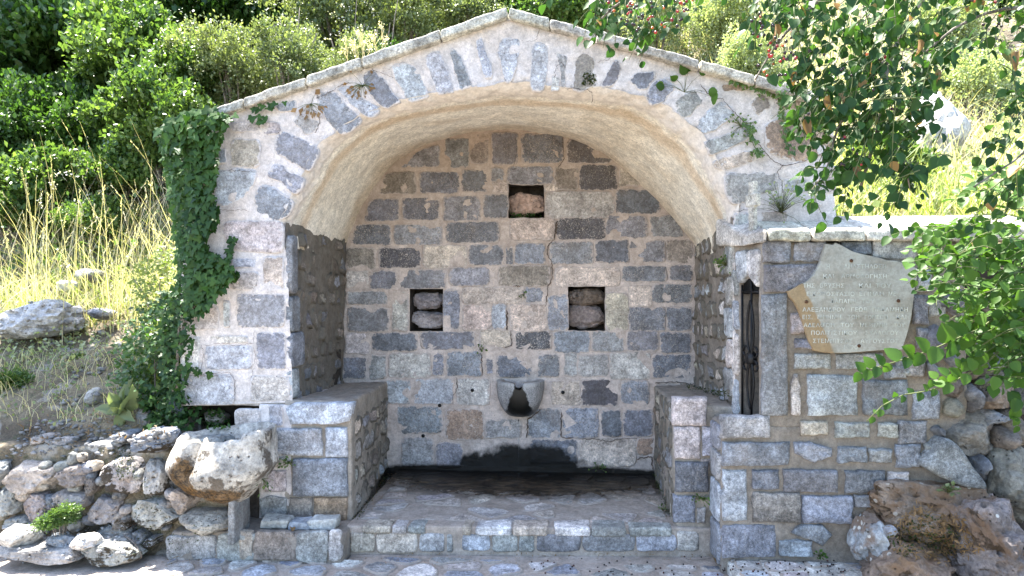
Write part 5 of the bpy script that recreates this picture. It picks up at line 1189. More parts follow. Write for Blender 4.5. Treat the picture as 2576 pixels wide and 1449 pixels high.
# ground cover
def ground_pts(x0, x1, y0, y1, n, cond=None):
    out = []
    while len(out) < n:
        x, y = R.uniform(x0, x1), R.uniform(y0, y1)
        if cond and not cond(x, y): continue
        out.append((x, y, hz(x, y)))
    return A3(out)
def cover(name, P, per, leaf, mat, spread, up=.10):
    q = np.repeat(np.arange(len(P)), per); n = len(q); Q = P[q] + RN.normal(size=(n, 3)) * A3((spread, spread, up)) + A3((0, 0, up * .8))
    V, F = leaf_np(LEAF2, Q, nrm(unit(n) + A3((0, -.2, .5))), nrm(unit(n) * .7 + A3((0, -.3, .8))), leaf * RN.uniform(.5, 1.4, n), RN.uniform(.6, 1.1, n)); return tag(ob(name, mk_np(name, V, F, mat)), kind='stuff')
R.seed(111)
cover('undergrowth', ground_pts(-10, -.2, 7.2, 16, 3000), 16, .075, L_MID, .16, .14)
cover('undergrowth', ground_pts(-2.5, 2.2, 7.0, 14, 1500), 16, .05, L_PALE, .14, .12)
cover('herb_cover', ground_pts(.4, 9, 5.4, 16, 4200, lambda x, y: x > 1.9 or y > 7.1), 12, .050, L_HERB, .14, .09)
def blades(name, P, H, lean, wid, mat, seg=5, heads=0.0, label=None):
    n = len(P); az = RN.uniform(0, 2 * np.pi, n); d = np.stack([np.cos(az), np.sin(az), np.zeros(n)], 1); ln = lean * RN.uniform(.2, 1.3, n)
    t = np.linspace(0, 1, seg + 1); s = np.stack([-np.sin(az + .6), np.cos(az + .6), np.zeros(n)], 1)
    ctr = P[:, None, :] + d[:, None, :] * (ln * H)[:, None, None] * (t ** 2)[None, :, None] + A3((0, 0, 1)) * (H[:, None] * (t - .18 * ln[:, None] * t ** 2.5))[:, :, None]
    w_ = wid * (1 - t ** 1.6 * .9)[None, :] * RN.uniform(.6, 1.3, (n, 1))
    V = np.stack([ctr - s[:, None, :] * w_[:, :, None], ctr + s[:, None, :] * w_[:, :, None]], 2).reshape(n, -1, 3); m = V.shape[1]
    f = np.array([(2 * i, 2 * i + 1, 2 * i + 3, 2 * i + 2) for i in range(seg)]); F = (f[None] + (np.arange(n) * m)[:, None, None]).reshape(-1, 4); V = V.reshape(-1, 3)
    if heads:
        k = RN.random(n) < heads; tip = ctr[k, -1]; dr = nrm(ctr[k, -1] - ctr[k, -2]); hn = len(tip); V2, F2 = [], []
        Q = np.repeat(tip, 9, 0) - np.repeat(dr, 9, 0) * np.tile(np.linspace(0, .13, 9), hn)[:, None]
        D = nrm(np.repeat(dr, 9, 0) + unit(hn * 9) * .45); hv, hf = leaf_np(LEAF2, Q, D, unit(hn * 9), RN.uniform(.018, .032, hn * 9), np.full(hn * 9, .6))
        hq = np.concatenate([hf, hf[:, 2:3]], 1); F = np.concatenate([F, hq + len(V)]); V = np.concatenate([V, hv]); me = mk_mesh(name, V, [list(dict.fromkeys(r)) for r in F.tolist()], mat, False)
    else: me = mk_np(name, V, F, mat)
    return tag(ob(name, me), kind='stuff')
R.seed(112)
P = ground_pts(-5.6, -2.75, 6.0, 8.0, 420); blades('dry_grass', P, RN.uniform(.6, 1.4, len(P)), .38, .0034, L_STRAW, 6, .6)
P = ground_pts(-6.0, -2.75, 6.35, 8.2, 2300); blades('dry_grass', P, RN.uniform(.12, .55, len(P)), 1.0, .0042, L_STRAW, 5)
P = ground_pts(-5.8, -2.75, 6.4, 8.0, 2000); blades('green_grass', P, RN.uniform(.10, .45, len(P)), 1.1, .0042, L_GRASS, 5)
P = ground_pts(-3.75, -2.80, 5.15, 6.9, 2600, lambda x, y: x > -3.2 - .5 * (y - 5.2)); blades('green_grass', P, RN.uniform(.12, .34, len(P)), .9, .0036, L_GRASS, 5)
P = ground_pts(-5.2, -2.8, 4.95, 5.9, 700); blades('dry_grass', P, RN.uniform(.05, .22, len(P)), 1.0, .0028, L_STRAW, 4)
P = ground_pts(1.85, 5.6, 5.25, 9.5, 5200); blades('dry_grass', P, RN.uniform(.10, .38, len(P)), .9, .0045, L_STRAW, 4)
P = ground_pts(1.85, 4.2, 5.25, 6.8, 1300); blades('green_grass', P, RN.uniform(.15, .50, len(P)), .7, .0055, L_GRASS, 5)
P = ground_pts(.5, 4.2, 7.2, 13, 3600); blades('dry_grass', P, RN.uniform(.15, .5, len(P)), .8, .007, L_STRAW, 4)
P = ground_pts(2.15, 2.9, 5.7, 6.8, 120); blades('green_grass', P, RN.uniform(.35, .75, len(P)), .8, .008, L_GRASS, 6)

# gravel below the slope
def gravel(name, pts, r0, r1, col):
    vs, fs_ = ico(1); vs = A3(vs); V, F = [], []
    for i, p in enumerate(pts):
        s = (r0 + (r1 - r0) * R.random() ** 2.2) * A3((R.uniform(.7, 1.3), R.uniform(.7, 1.2), R.uniform(.4, .8))); V.append(vs * s * RN.uniform(.5, 1.2, (len(vs), 1)) + A3(p) + A3((0, 0, s[2] * .4))); F.append(np.array(fs_) + i * len(vs))
    o = ob(name, mk_np(name, np.concatenate(V), np.concatenate(F), K_ROCK), None, (0, 0, 0), col); return tag(o, kind='stuff')
cover('herb_cover', ground_pts(-5.8, -2.8, 5.6, 8.2, 420), 12, .038, L_HERB, .10, .07); cover('herb_cover', ground_pts(-5.2, -2.9, 4.95, 5.9, 150), 12, .03, L_PALE, .08, .04)
def blossoms(name, pg, d0, d1, n, s0, s1, mat):
    P = [tuple(onY(x, y, R.uniform(d0, d1))) for x, y in sample_poly(pg, n)]; q = np.repeat(A3(P), 7, 0) + RN.normal(size=(n * 7, 3)) * .022
    V, F = leaf_np(LEAF2, q, unit(n * 7), nrm(unit(n * 7) * .6 + A3((0, -.6, .8))), RN.uniform(s0, s1, n * 7), np.full(n * 7, 1.1)); return tag(ob(name, mk_np(name, V, F, mat)), kind='stuff')
L_WHITE = mat_leaf('white_petal', (0.55, 0.52, 0.48), (0.75, 0.73, 0.68), 0.3, 0.6); L_YEL = mat_leaf('yellow_petal', (0.55, 0.40, 0.02), (0.7, 0.55, 0.05), 0.3, 0.6)
blossoms('blossom', [(40, 420), (260, 420), (300, 560), (60, 560)], 7.3, 7.6, 16, .016, .03, L_WHITE); blossoms('blossom', [(780, 10), (1000, 0), (960, 90), (800, 110)], 9.0, 9.3, 16, .02, .035, L_WHITE); blossoms('blossom', [(340, 60), (480, 80), (470, 130), (360, 120)], 8.4, 8.6, 8, .02, .035, L_WHITE)
R.seed(113)
gp = []
for x, y in sample_poly([(20, 1150), (60, 1060), (250, 1050), (430, 1090), (440, 1130), (240, 1150)], 340): gp.append(drop(x, y)[0])
gravel('gravel', gp, .005, .030, (.27, .265, .26))
gp = [drop(x, y)[0] for x, y in sample_poly([(0, 700), (300, 690), (380, 800), (300, 880), (0, 860)], 120)]; gravel('gravel', gp, .008, .05, (.36, .34, .31))
gp = [drop(x, y)[0] for x, y in sample_poly([(0, 880), (150, 850), (420, 930), (440, 1040), (100, 1050)], 160)]; gravel('gravel', gp, .006, .04, (.25, .245, .24))
gp = [drop(x, y)[0] for x, y in sample_poly([(0, 1320), (320, 1320), (330, 1400), (0, 1420)], 130)]; gravel('gravel', gp, .006, .022, (.42, .41, .40))
def litter(name, pg, n, mat, l0, l1, lift=.006):
    P, D, Nn = [], [], []
    for x, y in sample_poly(pg, n):
        p, q = drop(x, y); v = Vector((R.gauss(0, 1), R.gauss(0, 1), R.gauss(0, 1))); v = (v - q * v.dot(q) * .75).normalized(); P.append(p + q * lift); D.append(v); Nn.append(q)
    n = len(P); V, F = leaf_np(LEAF2, A3(P), A3(D), A3(Nn), RN.uniform(l0, l1, n), RN.uniform(.15, .5, n)); return tag(ob(name, mk_np(name, V, F, mat)), kind='stuff')
litter('dry_litter', [(2240, 1330), (2300, 1270), (2420, 1300), (2470, 1380), (2380, 1420), (2260, 1400)], 900, L_DEAD, .012, .045)
litter('dry_litter', [(880, 1395), (1790, 1385), (1790, 1410), (880, 1425)], 240, L_DEAD, .008, .022); litter('dry_litter', [(890, 1300), (970, 1190), (1000, 1190), (930, 1290)], 120, L_DEAD, .008, .02)
litter('dry_litter', [(370, 1390), (560, 1410), (560, 1449), (370, 1449)], 120, L_DEAD, .008, .02); litter('dry_litter', [(40, 1060), (440, 1010), (440, 1100), (60, 1120)], 260, L_DEAD, .01, .05)
def mossy(name, pg, n, s0, s1, mat=L_MOSS):
    P, D, Nn = [], [], []
    for x, y in sample_poly(pg, n):
        p, q = drop(x, y); v = Vector((R.gauss(0, 1), R.gauss(0, 1), R.gauss(0, 1))); P.append(p - q * .004); D.append((q + v * .6).normalized()); Nn.append(v.normalized())
    n = len(P); V, F = leaf_np(LEAF2, A3(P), A3(D), A3(Nn), RN.uniform(s0, s1, n), RN.uniform(.5, 1.0, n)); return tag(ob(name, mk_np(name, V, F, mat)), kind='stuff')
mossy('moss', [(275, 1130), (330, 1130), (350, 1200), (300, 1210)], 500, .006, .018); mossy('moss', [(350, 1200), (370, 1200), (420, 1300), (560, 1330), (420, 1400), (330, 1400), (330, 1330)], 800, .006, .016)
mossy('moss', [(1282, 535), (1366, 535), (1366, 548), (1282, 548)], 220, .012, .035, L_DARK); mossy('moss', [(1470, 185), (1500, 185), (1495, 215), (1465, 215)], 150, .008, .03)
mossy('moss', [(1700, 960), (1830, 985), (1850, 1000), (1740, 985)], 260, .008, .022); mossy('moss', [(885, 1305), (970, 1195), (985, 1195), (900, 1310)], 260, .008, .02); mossy('moss', [(1640, 1190), (1655, 1190), (1690, 1300), (1675, 1300)], 200, .008, .02)
mossy('moss', [(490, 1030), (560, 1030), (590, 1080), (520, 1085)], 260, .012, .04, L_DARK); mossy('moss', [(2230, 1350), (2330, 1290), (2420, 1330), (2400, 1390), (2260, 1400)], 500, .008, .03)

# small plants rooted in the walls: each a thing of leaves on thin stalks
def plant(nm, lab, cat, px, n, reach, leaf, mat, T=OVATE, up=.6, out=.5, group=None, part=False):
    p, q = drop(*px); t = thing(nm, lab, cat, p, group); V, F, Q, D, Nn, S = [], [], [], [], [], []
    for i in range(n):
        d = Vector((R.gauss(0, .7), -abs(R.gauss(0, .4)), R.gauss(0, .4) + up)) + q * out; d.y = min(d.y, -.12); d.normalize(); e = d * reach * R.uniform(.4, 1.0)
        tube(V, F, [(0, 0, 0), e * .5 + Vector((0, 0, .08 * reach)), e], [.0018, .0014, .001], 4); Q.append(p + e); D.append((d + Vector((R.gauss(0, .5), R.gauss(0, .5), -.3))).normalized()); Nn.append((q + Vector((0, 0, .5)) + Vector((R.gauss(0, .4), 0, R.gauss(0, .4)))).normalized()); S.append(leaf * R.uniform(.6, 1.2))
    ob('stalk', mk_mesh('stalk', V, F, M_TWIG), t, p)
    if part: leaf_objs(t, T, mat, list(zip(Q, D, Nn, S)))
    else:
        lv, lf = leaf_np(T, A3(Q), A3(D), A3(Nn), A3(S)); o = ob('foliage', mk_np('foliage', lv - A3(p), lf, mat), t, p)
    return t
_lm = {}
def leaf_objs(parent, T, mat, items, name='leaf'):
    key = (id(T[0]), mat.name, name)
    if key not in _lm: _lm[key] = mk_np(name, T[0], T[1], mat)
    for p, d, n, s in items:
        d = Vector(d).normalized(); sd = d.cross(Vector(n)); sd = sd.normalized() if sd.length > 1e-5 else Vector((1, 0, 0)); up = sd.cross(d)
        o = bpy.data.objects.new(name, _lm[key]); sc.collection.objects.link(o); o.parent = parent
        M = Matrix((sd, d, up)).transposed(); o.rotation_euler = M.to_euler(); o.location = Vector(p) - wpos(parent); o.scale = (s, s, s)
R.seed(121)
plant('leafy_sprout', 'bright green leafy sprout growing from the facade above the right voussoirs', 'plant', (1722, 232), 9, .20, .085, L_SHRUB, OVATE, .7, .4, part=True)
plant('wall_plant', 'pale yellow green plant growing on the facade above the wall coping', 'plant', (1965, 535), 60, .22, .028, L_HERB, LEAF2, .7, .4)
plant('wall_plant', 'green tuft on the niche wall left of the shrine gate', 'plant', (1828, 668), 60, .09, .026, L_MID, LEAF2, .2, .8)
plant('wall_plant', 'tiny green plant in the mortar joint above the spout, left of centre', 'plant', (1208, 880), 12, .06, .03, L_MID, LEAF2, .5, .5)
plant('wall_plant', 'tiny green plant between the two lower wall recesses', 'plant', (1318, 742), 12, .06, .025, L_MID, LEAF2, .2, .6)
plant('wall_plant', 'small fern tuft on the facade crack right of the arch', 'plant', (1865, 318), 26, .10, .028, L_MID, LEAF2, .0, .5)
plant('wall_plant', 'small green weed beside the trough against the bench blocks', 'plant', (728, 1165), 26, .07, .028, L_MID, LEAF2, .3, .6)
plant('wall_plant', 'small weed hanging in the gap left of the bench blocks', 'plant', (660, 1205), 16, .09, .03, L_MID, LEAF2, -.3, .6)
plant('wall_plant', 'green weed in the gap of the right bench end', 'plant', (1765, 1255), 26, .07, .025, L_MID, LEAF2, .3, .6)
plant('wall_plant', 'small bright weed at the right end of the step nosing', 'plant', (1668, 1285), 20, .05, .022, L_MID, LEAF2, .5, .4)
plant('wall_plant', 'small weed at the foot of the shrine base stone', 'plant', (2060, 1400), 14, .05, .025, L_SHRUB, LEAF2, .6, .5)
plant('wall_plant', 'weed growing at the foot of the back wall right of the wet patch', 'plant', (1505, 1180), 26, .08, .022, L_MID, LEAF2, .7, .4)
plant('wall_plant', 'pale succulent weed on the rock beside the shrine wall foot', 'plant', (2385, 1240), 30, .07, .03, L_PALE, LEAF2, .5, .6)
plant('dry_weed', 'withered brown weed rooted under the roof coping on the left', 'plant', (783, 262), 16, .12, .05, L_DEAD, LEAF2, -.4, .5)
plant('dry_weed', 'withered dark root tuft on the facade below the coping joint', 'plant', (912, 215), 30, .11, .03, L_DEAD, LEAF2, -.3, .4)

# mullein rosette on the left slope
R.seed(122)
mb = onY(312, 1050, 5.0); mul = thing('mullein_plant', 'pale woolly mullein plant with large drooping leaves on the left slope', 'plant', mb)
it = []
for (tx, ty, ln) in ((318, 945, .27), (255, 985, .22), (238, 1020, .24), (262, 1040, .20), (345, 980, .20), (300, 975, .24), (280, 1010, .22), (335, 1060, .16), (290, 1085, .15)):
    b = mb + Vector((R.uniform(-.02, .02), R.uniform(-.03, .03), R.uniform(0, .08))); e = onY(tx, ty, 4.9 + R.uniform(-.08, .08)); d = e - b; it.append((b, d, Vector((R.gauss(0, .7), -.6, .6)), d.length * R.uniform(.8, 1.0)))
leaf_objs(mul, T_(LEAF2[0] * np.array([.55, 1, 1]), LEAF2[1]) if False else (np.stack([OVATE[0][:, 0] * .62, OVATE[0][:, 1], OVATE[0][:, 2] - .06 * OVATE[0][:, 1] ** 2 + .04 * np.sin(OVATE[0][:, 1] * 9)], 1).astype(np.float32), OVATE[1]), L_MULL, it)
tube_obj('stalk', [mb + Vector((0, 0, -.06)), mb + Vector((.0, 0, .08)), mb + Vector((.01, 0, .16))], [.012, .010, .006], M_TWIG, mul)
# twigs
def twig(lab, px, r, cat='twig'):
    pts = []
    for x, y in px: p, q = drop(x, y); pts.append(p + q * .012)
    tag(tube_obj('twig', spline(pts, 16), [r * (1 - .5 * i / 15) for i in range(16)], M_BARK, None, 6), lab, cat)
twig('curled bare grey twig beside the mossy slab end at lower left', [(312, 1352), (335, 1372), (352, 1400), (338, 1415)], .006)
twig('pale dry twig on the pavement in the right corner of the step', [(1725, 1410), (1752, 1414), (1790, 1408)], .003)
# dry stalks on the roof
R.seed(123)
sp = onY(905, 150, 5.15); dst = thing('dry_stalks', 'pale dry flower stalks standing on the left roof slope', 'plant', sp)
for k in range(13):
    b = onY(R.uniform(870, 990), 0, 5.15); b.z = onY(b.x, 0, 5).z if False else sp.z - .02 + (b.x - sp.x) * .36; h = R.uniform(.10, .20)
    e = b + Vector((R.uniform(-.08, .05), R.uniform(-.03, .03), h)); V, F = [], []; tube(V, F, [b, b.lerp(e, .5) + Vector((.01, 0, 0)), e], [.0025, .002, .0015], 5)
    for m in range(4): tube(V, F, [b.lerp(e, .5 + m * .12), b.lerp(e, .7 + m * .1) + Vector((R.uniform(-.04, .04), R.uniform(-.02, .02), .03))], [.0016, .0012], 4)
    o = ob('stalk', mk_mesh('stalk', [v - b for v in V], F, L_STRAW), dst, b)
    q = np.repeat(A3([tuple(e)]), 14, 0) + RN.normal(size=(14, 3)) * .014; lv, lf = leaf_np(LEAF2, q - A3(tuple(b)), unit(14), unit(14), RN.uniform(.010, .02, 14)); ob('seed_head', mk_np('seed_head', lv, lf, L_STRAW), o, b)

# ivy on the pier
R.seed(131)
ivb = Vector((-2.8, 4.95, .6)); ivy = thing('ivy', 'dense dark ivy climbing the left edge of the fountain front', 'ivy', ivb)
IVP = [(402, 335), (430, 300), (530, 282), (590, 288), (560, 330), (548, 380), (540, 470), (550, 560), (515, 600), (535, 640), (580, 645), (585, 700), (545, 740), (505, 795), (470, 800), (450, 770), (445, 600), (418, 430)]
items = []
def ivleaf(x, y, Y0, s0=.036, s1=.066, drp=.7):
    p = onY(x, y, Y0); d = Vector((R.gauss(0, .5), -.25, -drp + R.gauss(0, .35))); n = Vector((R.gauss(0, .35), -1, .45 + R.gauss(0, .3))); items.append((p, d, n, R.uniform(s0, s1)))
for x, y in sample_poly(IVP, 2100):
    edge = x < 470 + 0 * y
    ivleaf(x, y, R.uniform(4.84, 4.96) if not edge else R.uniform(4.86, 5.30))
for x, y in sample_poly([(395, 330), (430, 290), (540, 270), (560, 290), (500, 330), (430, 390)], 260): ivleaf(x, y, R.uniform(4.80, 5.0), .05, .085)
for x, y in sample_poly([(405, 740), (470, 700), (500, 760), (455, 1050), (430, 1060), (400, 900)], 420): ivleaf(x, y, R.uniform(4.9, 5.1), .032, .055)
for px in ([(640, 275), (665, 268), (690, 262), (712, 250)], [(632, 290), (650, 300), (670, 296)], [(575, 640), (585, 610), (590, 600)], [(560, 690), (590, 690), (605, 683)], [(470, 925), (500, 935), (530, 938)], [(455, 790), (480, 770), (520, 770)]):
    for k in range(14):
        t = R.uniform(0, len(px) - 1.001); i = int(t); ivleaf(px[i][0] + (px[i + 1][0] - px[i][0]) * (t - i) + R.uniform(-8, 8), px[i][1] + (px[i + 1][1] - px[i][1]) * (t - i) + R.uniform(-8, 8), 4.955, .03, .06)
items.sort(key=lambda q: q[0].y - q[3] * 2)
leaf_objs(ivy, IVYL, L_IVY, items[:300], 'leaf')
r_ = items[300:]; lv, lf = leaf_np(IVYL, A3([tuple(q[0]) for q in r_]), A3([tuple(q[1]) for q in r_]), A3([tuple(q[2]) for q in r_]), A3([q[3] for q in r_]))
tag(ob('foliage', mk_np('foliage', lv - A3(tuple(ivb)), lf, L_IVY), ivy, ivb), kind='stuff')
for px in ([(430, 1020), (450, 880), (470, 760), (480, 600), (475, 450), (500, 330)], [(445, 1000), (455, 800), (520, 740), (560, 700)], [(475, 800), (455, 790), (500, 765), (530, 750)]):
    tube_obj('stem', spline([onY(x, y, 4.975) for x, y in px], 20), [.010 - .0003 * i for i in range(20)], M_BARK, ivy, 6)
# thin vines hanging under the right eave
for lab, px, n in (('thin pale vine hanging below the right eave', [(1960, 235), (1968, 290), (1975, 340), (1985, 375)], 90), ('thin vine following the crack right of the arch', [(1868, 305), (1885, 335), (1895, 365), (1912, 392)], 60), ('small vine strip under the right coping', [(1840, 205), (1900, 225), (1950, 240)], 60)):
    b, q0 = drop(*px[0]); t = thing('vine', lab, 'vine', b); P, D, Nn = [], [], []; pts = [drop(*e)[0] + Vector((0, -.008, 0)) for e in px]; pp = spline(pts, 16)
    tube_obj('stem', pp, [.003] * 16, M_TWIG, t, 5)
    for k in range(n): P.append(R.choice(pp) + Vector((R.gauss(0, .018), R.uniform(-.03, 0), R.gauss(0, .015)))); D.append((R.gauss(0, .5), -.3, -.6)); Nn.append((R.gauss(0, .4), -1, .4))
    lv, lf = leaf_np(IVYL, A3([tuple(v) for v in P]), A3(D), A3(Nn), RN.uniform(.018, .034, n)); tag(ob('foliage', mk_np('foliage', lv - A3(tuple(b)), lf, L_MID), t, b), kind='stuff')

# ------------------------------------------------------------------ the cherry tree leaning in from the right, and the leafy shrub below it
def spray(parent, regions, leafsize, mat_, twig_len, hang, wood, tip_dead=.02, nleaf=(5, 8), wid=1.0):
    """twigs with alternate leaves grown inside measured regions; returns leaf list"""
    L_, V, F, ends = [], [], [], []
    for pg, n, d0, d1, az in regions:
        for x, y in sample_poly(pg, n):
            tip = atD(x, y, R.uniform(d0, d1)); dr = Vector((az[0] + R.gauss(0, .35), R.gauss(0, .45), az[1] + R.gauss(0, .30))).normalized(); ln = twig_len * R.uniform(.6, 1.3)
            a = tip - dr * ln * .55; e = tip + dr * ln * .45; mid = a.lerp(e, .5) + Vector((R.gauss(0, .015), R.gauss(0, .015), .03)); pts = spline([a, mid, e], 7)
            tube(V, F, pts, [.0026 - .0003 * i for i in range(7)], 4); k = R.randint(*nleaf); ends.append((a, e))
            for i in range(k):
                t = (i + .4) / k; p = a.lerp(mid, t * 2) if t < .5 else mid.lerp(e, t * 2 - 1); sd = dr.cross(Vector((0, -.5, 1))).normalized() * (1 if i % 2 else -1)
                d = (dr * .55 + sd * .8 + Vector((R.gauss(0, .3), R.gauss(0, .35), -hang + R.gauss(0, .25)))).normalized(); n_ = Vector((R.gauss(0, .45), -.7 + R.gauss(0, .4), .75 + R.gauss(0, .35)))
                p2 = p + d * .012; L_.append((p2, d, n_, leafsize * R.uniform(.45, 1.30)))
    o = tag(ob('twigs', mk_mesh('twigs', [v - wpos(parent) for v in V], F, wood), parent, wpos(parent)), kind='stuff'); return L_, ends
def dress(parent, L_, mat, T=OVATE, nmax=300):
    def key(q):
        x, y = project(q[0]); inside = -20 < x < 2600 and -20 < y < 1470; return (0 if inside else 1, -q[3] / max(.5, q[0].y))
    L_.sort(key=key); leaf_objs(parent, T, mat, L_[:nmax], 'leaf'); r_ = L_[nmax:]
    if r_:
        lv, lf = leaf_np(T, A3([tuple(q[0]) for q in r_]), A3([tuple(q[1]) for q in r_]), A3([tuple(q[2]) for q in r_]), A3([q[3] for q in r_])); w0 = wpos(parent)
        tag(ob('foliage', mk_np('foliage', lv - A3(tuple(w0)), lf, mat), parent, w0), kind='stuff')
R.seed(141)
tb = Vector((2.75, 2.9, -.2)); cherry = thing('cherry_tree', 'cherry tree leaning in from the right with ripe red and black cherries', 'tree', tb)
tube_obj('trunk', spline([tb + Vector((0, 0, -.1)), tb + Vector((.02, 0, 1.0)), tb + Vector((-.08, .05, 2.0)), tb + Vector((-.05, .1, 3.2)), tb + Vector((-.2, .1, 4.6))], 22), [.11 - .0032 * i for i in range(22)], M_BARK, cherry, 10)
def limb(px, r0, r1, start=None):
    pts = [atD(x, y, d) for x, y, d in px]
    if start is not None: pts = [tb + Vector(start)] + pts
    tube_obj('branch', spline(pts, 24), [r0 + (r1 - r0) * i / 23 for i in range(24)], M_BARK, cherry, 7)
limb([(2700, -260, 3.05), (2420, -120, 3.0), (2250, 120, 2.95), (2215, 300, 2.9), (2165, 470, 2.88)], .022, .006, (-.06, .05, 2.2))
limb([(2600, -330, 3.1), (2200, -200, 3.1), (1850, -110, 3.15), (1600, -20, 3.2), (1500, 60, 3.2)], .024, .004, (-.06, .08, 2.9))
limb([(2760, 60, 3.0), (2560, 20, 2.95), (2420, 60, 2.9), (2330, 130, 2.85)], .016, .004, (-.06, .05, 1.9))
limb([(2700, 330, 2.9), (2560, 400, 2.85), (2450, 470, 2.8)], .012, .003, (-.05, .0, 1.6)); limb([(2420, -120, 3.0), (2150, -60, 3.0), (1980, 80, 3.0), (1900, 200, 3.0)], .014, .003)
limb([(2250, 120, 2.95), (2120, 300, 2.9), (2080, 420, 2.85), (2040, 480, 2.85)], .008, .002); limb([(2215, 300, 2.9), (2270, 400, 2.85), (2290, 480, 2.85)], .007, .002)
HL = (-.45, -.75)
CH = [([(1400, -70), (1790, -70), (1770, 30), (1700, 85), (1590, 95), (1480, 80), (1430, 20)], 26, 3.0, 3.4, HL), ([(1480, 70), (1640, 80), (1620, 130), (1490, 130)], 3, 3.0, 3.2, HL),
      ([(1840, -70), (2420, -70), (2400, 120), (2330, 250), (2290, 330), (2230, 380), (2100, 350), (2010, 300), (2000, 220), (1930, 160), (1860, 60)], 88, 2.7, 3.3, HL), ([(2000, 200), (2290, 200), (2320, 330), (2200, 440), (2080, 400), (2000, 300)], 30, 2.7, 3.0, HL),
      ([(2010, 430), (2340, 400), (2345, 460), (2250, 510), (2090, 520), (2010, 470)], 11, 2.7, 2.95, HL), ([(2400, -70), (2660, -70), (2660, 120), (2420, 140)], 22, 2.7, 3.1, HL), ([(2500, 150), (2640, 140), (2640, 300), (2530, 290)], 7, 2.6, 2.8, HL),
      ([(2440, 370), (2620, 350), (2620, 540), (2470, 540)], 10, 2.6, 2.9, HL), ([(1300, -650), (2900, -700), (2900, -80), (1400, -80)], 120, 2.7, 3.9, HL)]
L_, ends = spray(cherry, [(a_, int(b_ * (1.9 if b_ in (88, 30, 11) else 1.35)), c_, d_, e_) for a_, b_, c_, d_, e_ in CH], .041, L_CHERRY, .22, .55, M_TWIG); dress(cherry, L_, L_CHERRY)
for c, r in (((2.4, 2.6, 3.9), .6), ((1.9, 3.1, 4.1), .5)):
    o = ob('crown', PROTO['mid'], cherry, c); o.scale = (r, r, r * .7); o.rotation_euler = (0, 0, R.uniform(0, 6)); b_ = tb + Vector((-.1, .1, 3.0)); tube_obj('branch', spline([b_, b_.lerp(Vector(c), .5) + Vector((0, 0, .2)), c], 10), [.035 - .003 * i for i in range(10)], M_BARK, cherry, 6)
vs, fs_ = ico(2); BER = mk_mesh('cherry', vs, fs_, M_BERRY); V, F = [], []; R.seed(142); nb = 0
CP_ = [([(1520, 0), (1770, 0), (1700, 80), (1560, 85)], 46), ([(1880, 20), (2010, 60), (2000, 220), (1900, 180)], 50), ([(2000, 100), (2300, 100), (2250, 330), (2020, 330)], 22), ([(2400, 0), (2576, 0), (2560, 150)], 10), ([(2060, 330), (2200, 330), (2180, 440), (2080, 420)], 10)]
for pg, n in CP_:
    for x, y in sample_poly(pg, n):
        p = atD(x, y, R.uniform(2.65, 3.0)); st = p + Vector((R.gauss(0, .012), R.gauss(0, .012), R.uniform(.03, .05))); tube(V, F, [p, st], [.0008, .0010], 4)
        for k in range(R.choice((1, 1, 2))):
            c = p + Vector((R.gauss(0, .009), R.gauss(0, .006), R.gauss(0, .006))) * (k > 0); o = bpy.data.objects.new('cherry', BER); link(o, cherry, c); s = R.uniform(.0048, .0068); o.scale = (s, s, s)
            o.color = (*R.choice([(.010, .004, .005), (.012, .004, .006), (.014, .005, .006), (.02, .005, .008), (.02, .005, .008), (.03, .006, .01), (.30, .015, .012), (.16, .008, .012), (.40, .10, .02)]), 1)
tag(ob('cherry_stems', mk_mesh('cherry_stems', [v - tb for v in V], F, M_TWIG), cherry, tb), kind='stuff')
R.seed(143); it = []
for x, y in ((2350, 175), (2085, 240), (2110, 235), (2000, 180), (2150, 420), (2310, 100), (1950, 60), (2010, 620), (2060, 560), (2250, 560), (2560, 130), (2030, 300)):
    if y < 500: it.append((atD(x, y, 2.8), Vector((R.gauss(0, .2), R.gauss(0, .2), -1)), Vector((R.gauss(0, 1), -1, 0)), R.uniform(.05, .075)))
leaf_objs(cherry, (OVATE[0] * np.array([.5, 1, 2.2], dtype=np.float32), OVATE[1]), L_DEAD, it, 'withered_leaf')
# leafy shrub in front of the wall
R.seed(151)
sb = onZ(2640, 1449, -.2); sb = Vector((2.55, 3.75, -.15)); bush = thing('leafy_shrub', 'bright leafy shrub reaching across the right side of the plaque wall', 'shrub', sb)
def limb2(px, r0, r1):
    pts = [sb + Vector((0, 0, 0)), sb + Vector((-.05, 0, .4))] + [atD(x, y, d) for x, y, d in px]; tube_obj('branch', spline(pts, 24), [r0 + (r1 - r0) * i / 23 for i in range(24)], M_TWIG if r0 < .012 else M_BARK, bush, 7)
limb2([(2640, 780, 3.65), (2450, 835, 3.6), (2330, 885, 3.55), (2220, 920, 3.5), (2150, 940, 3.5)], .010, .002); limb2([(2640, 850, 3.6), (2470, 920, 3.5), (2370, 975, 3.5), (2250, 1000, 3.45), (2180, 1060, 3.45)], .010, .002)
limb2([(2650, 660, 3.75), (2500, 640, 3.75), (2380, 600, 3.75), (2280, 580, 3.75)], .012, .002); limb2([(2680, 700, 3.8), (2540, 680, 3.8), (2400, 660, 3.8), (2300, 690, 3.8)], .012, .002); limb2([(2640, 960, 3.6), (2580, 1000, 3.55), (2560, 1080, 3.5)], .008, .002)
BL = (-.85, -.25)
SH = [([(2290, 580), (2440, 565), (2640, 560), (2640, 900), (2480, 900), (2400, 800), (2350, 740), (2300, 690)], 88, 3.4, 3.95, BL), ([(2440, 780), (2640, 760), (2640, 1010), (2520, 960), (2430, 880)], 30, 3.4, 3.9, BL), ([(2470, 420), (2640, 420), (2640, 570), (2440, 570)], 9, 3.4, 3.8, BL)]
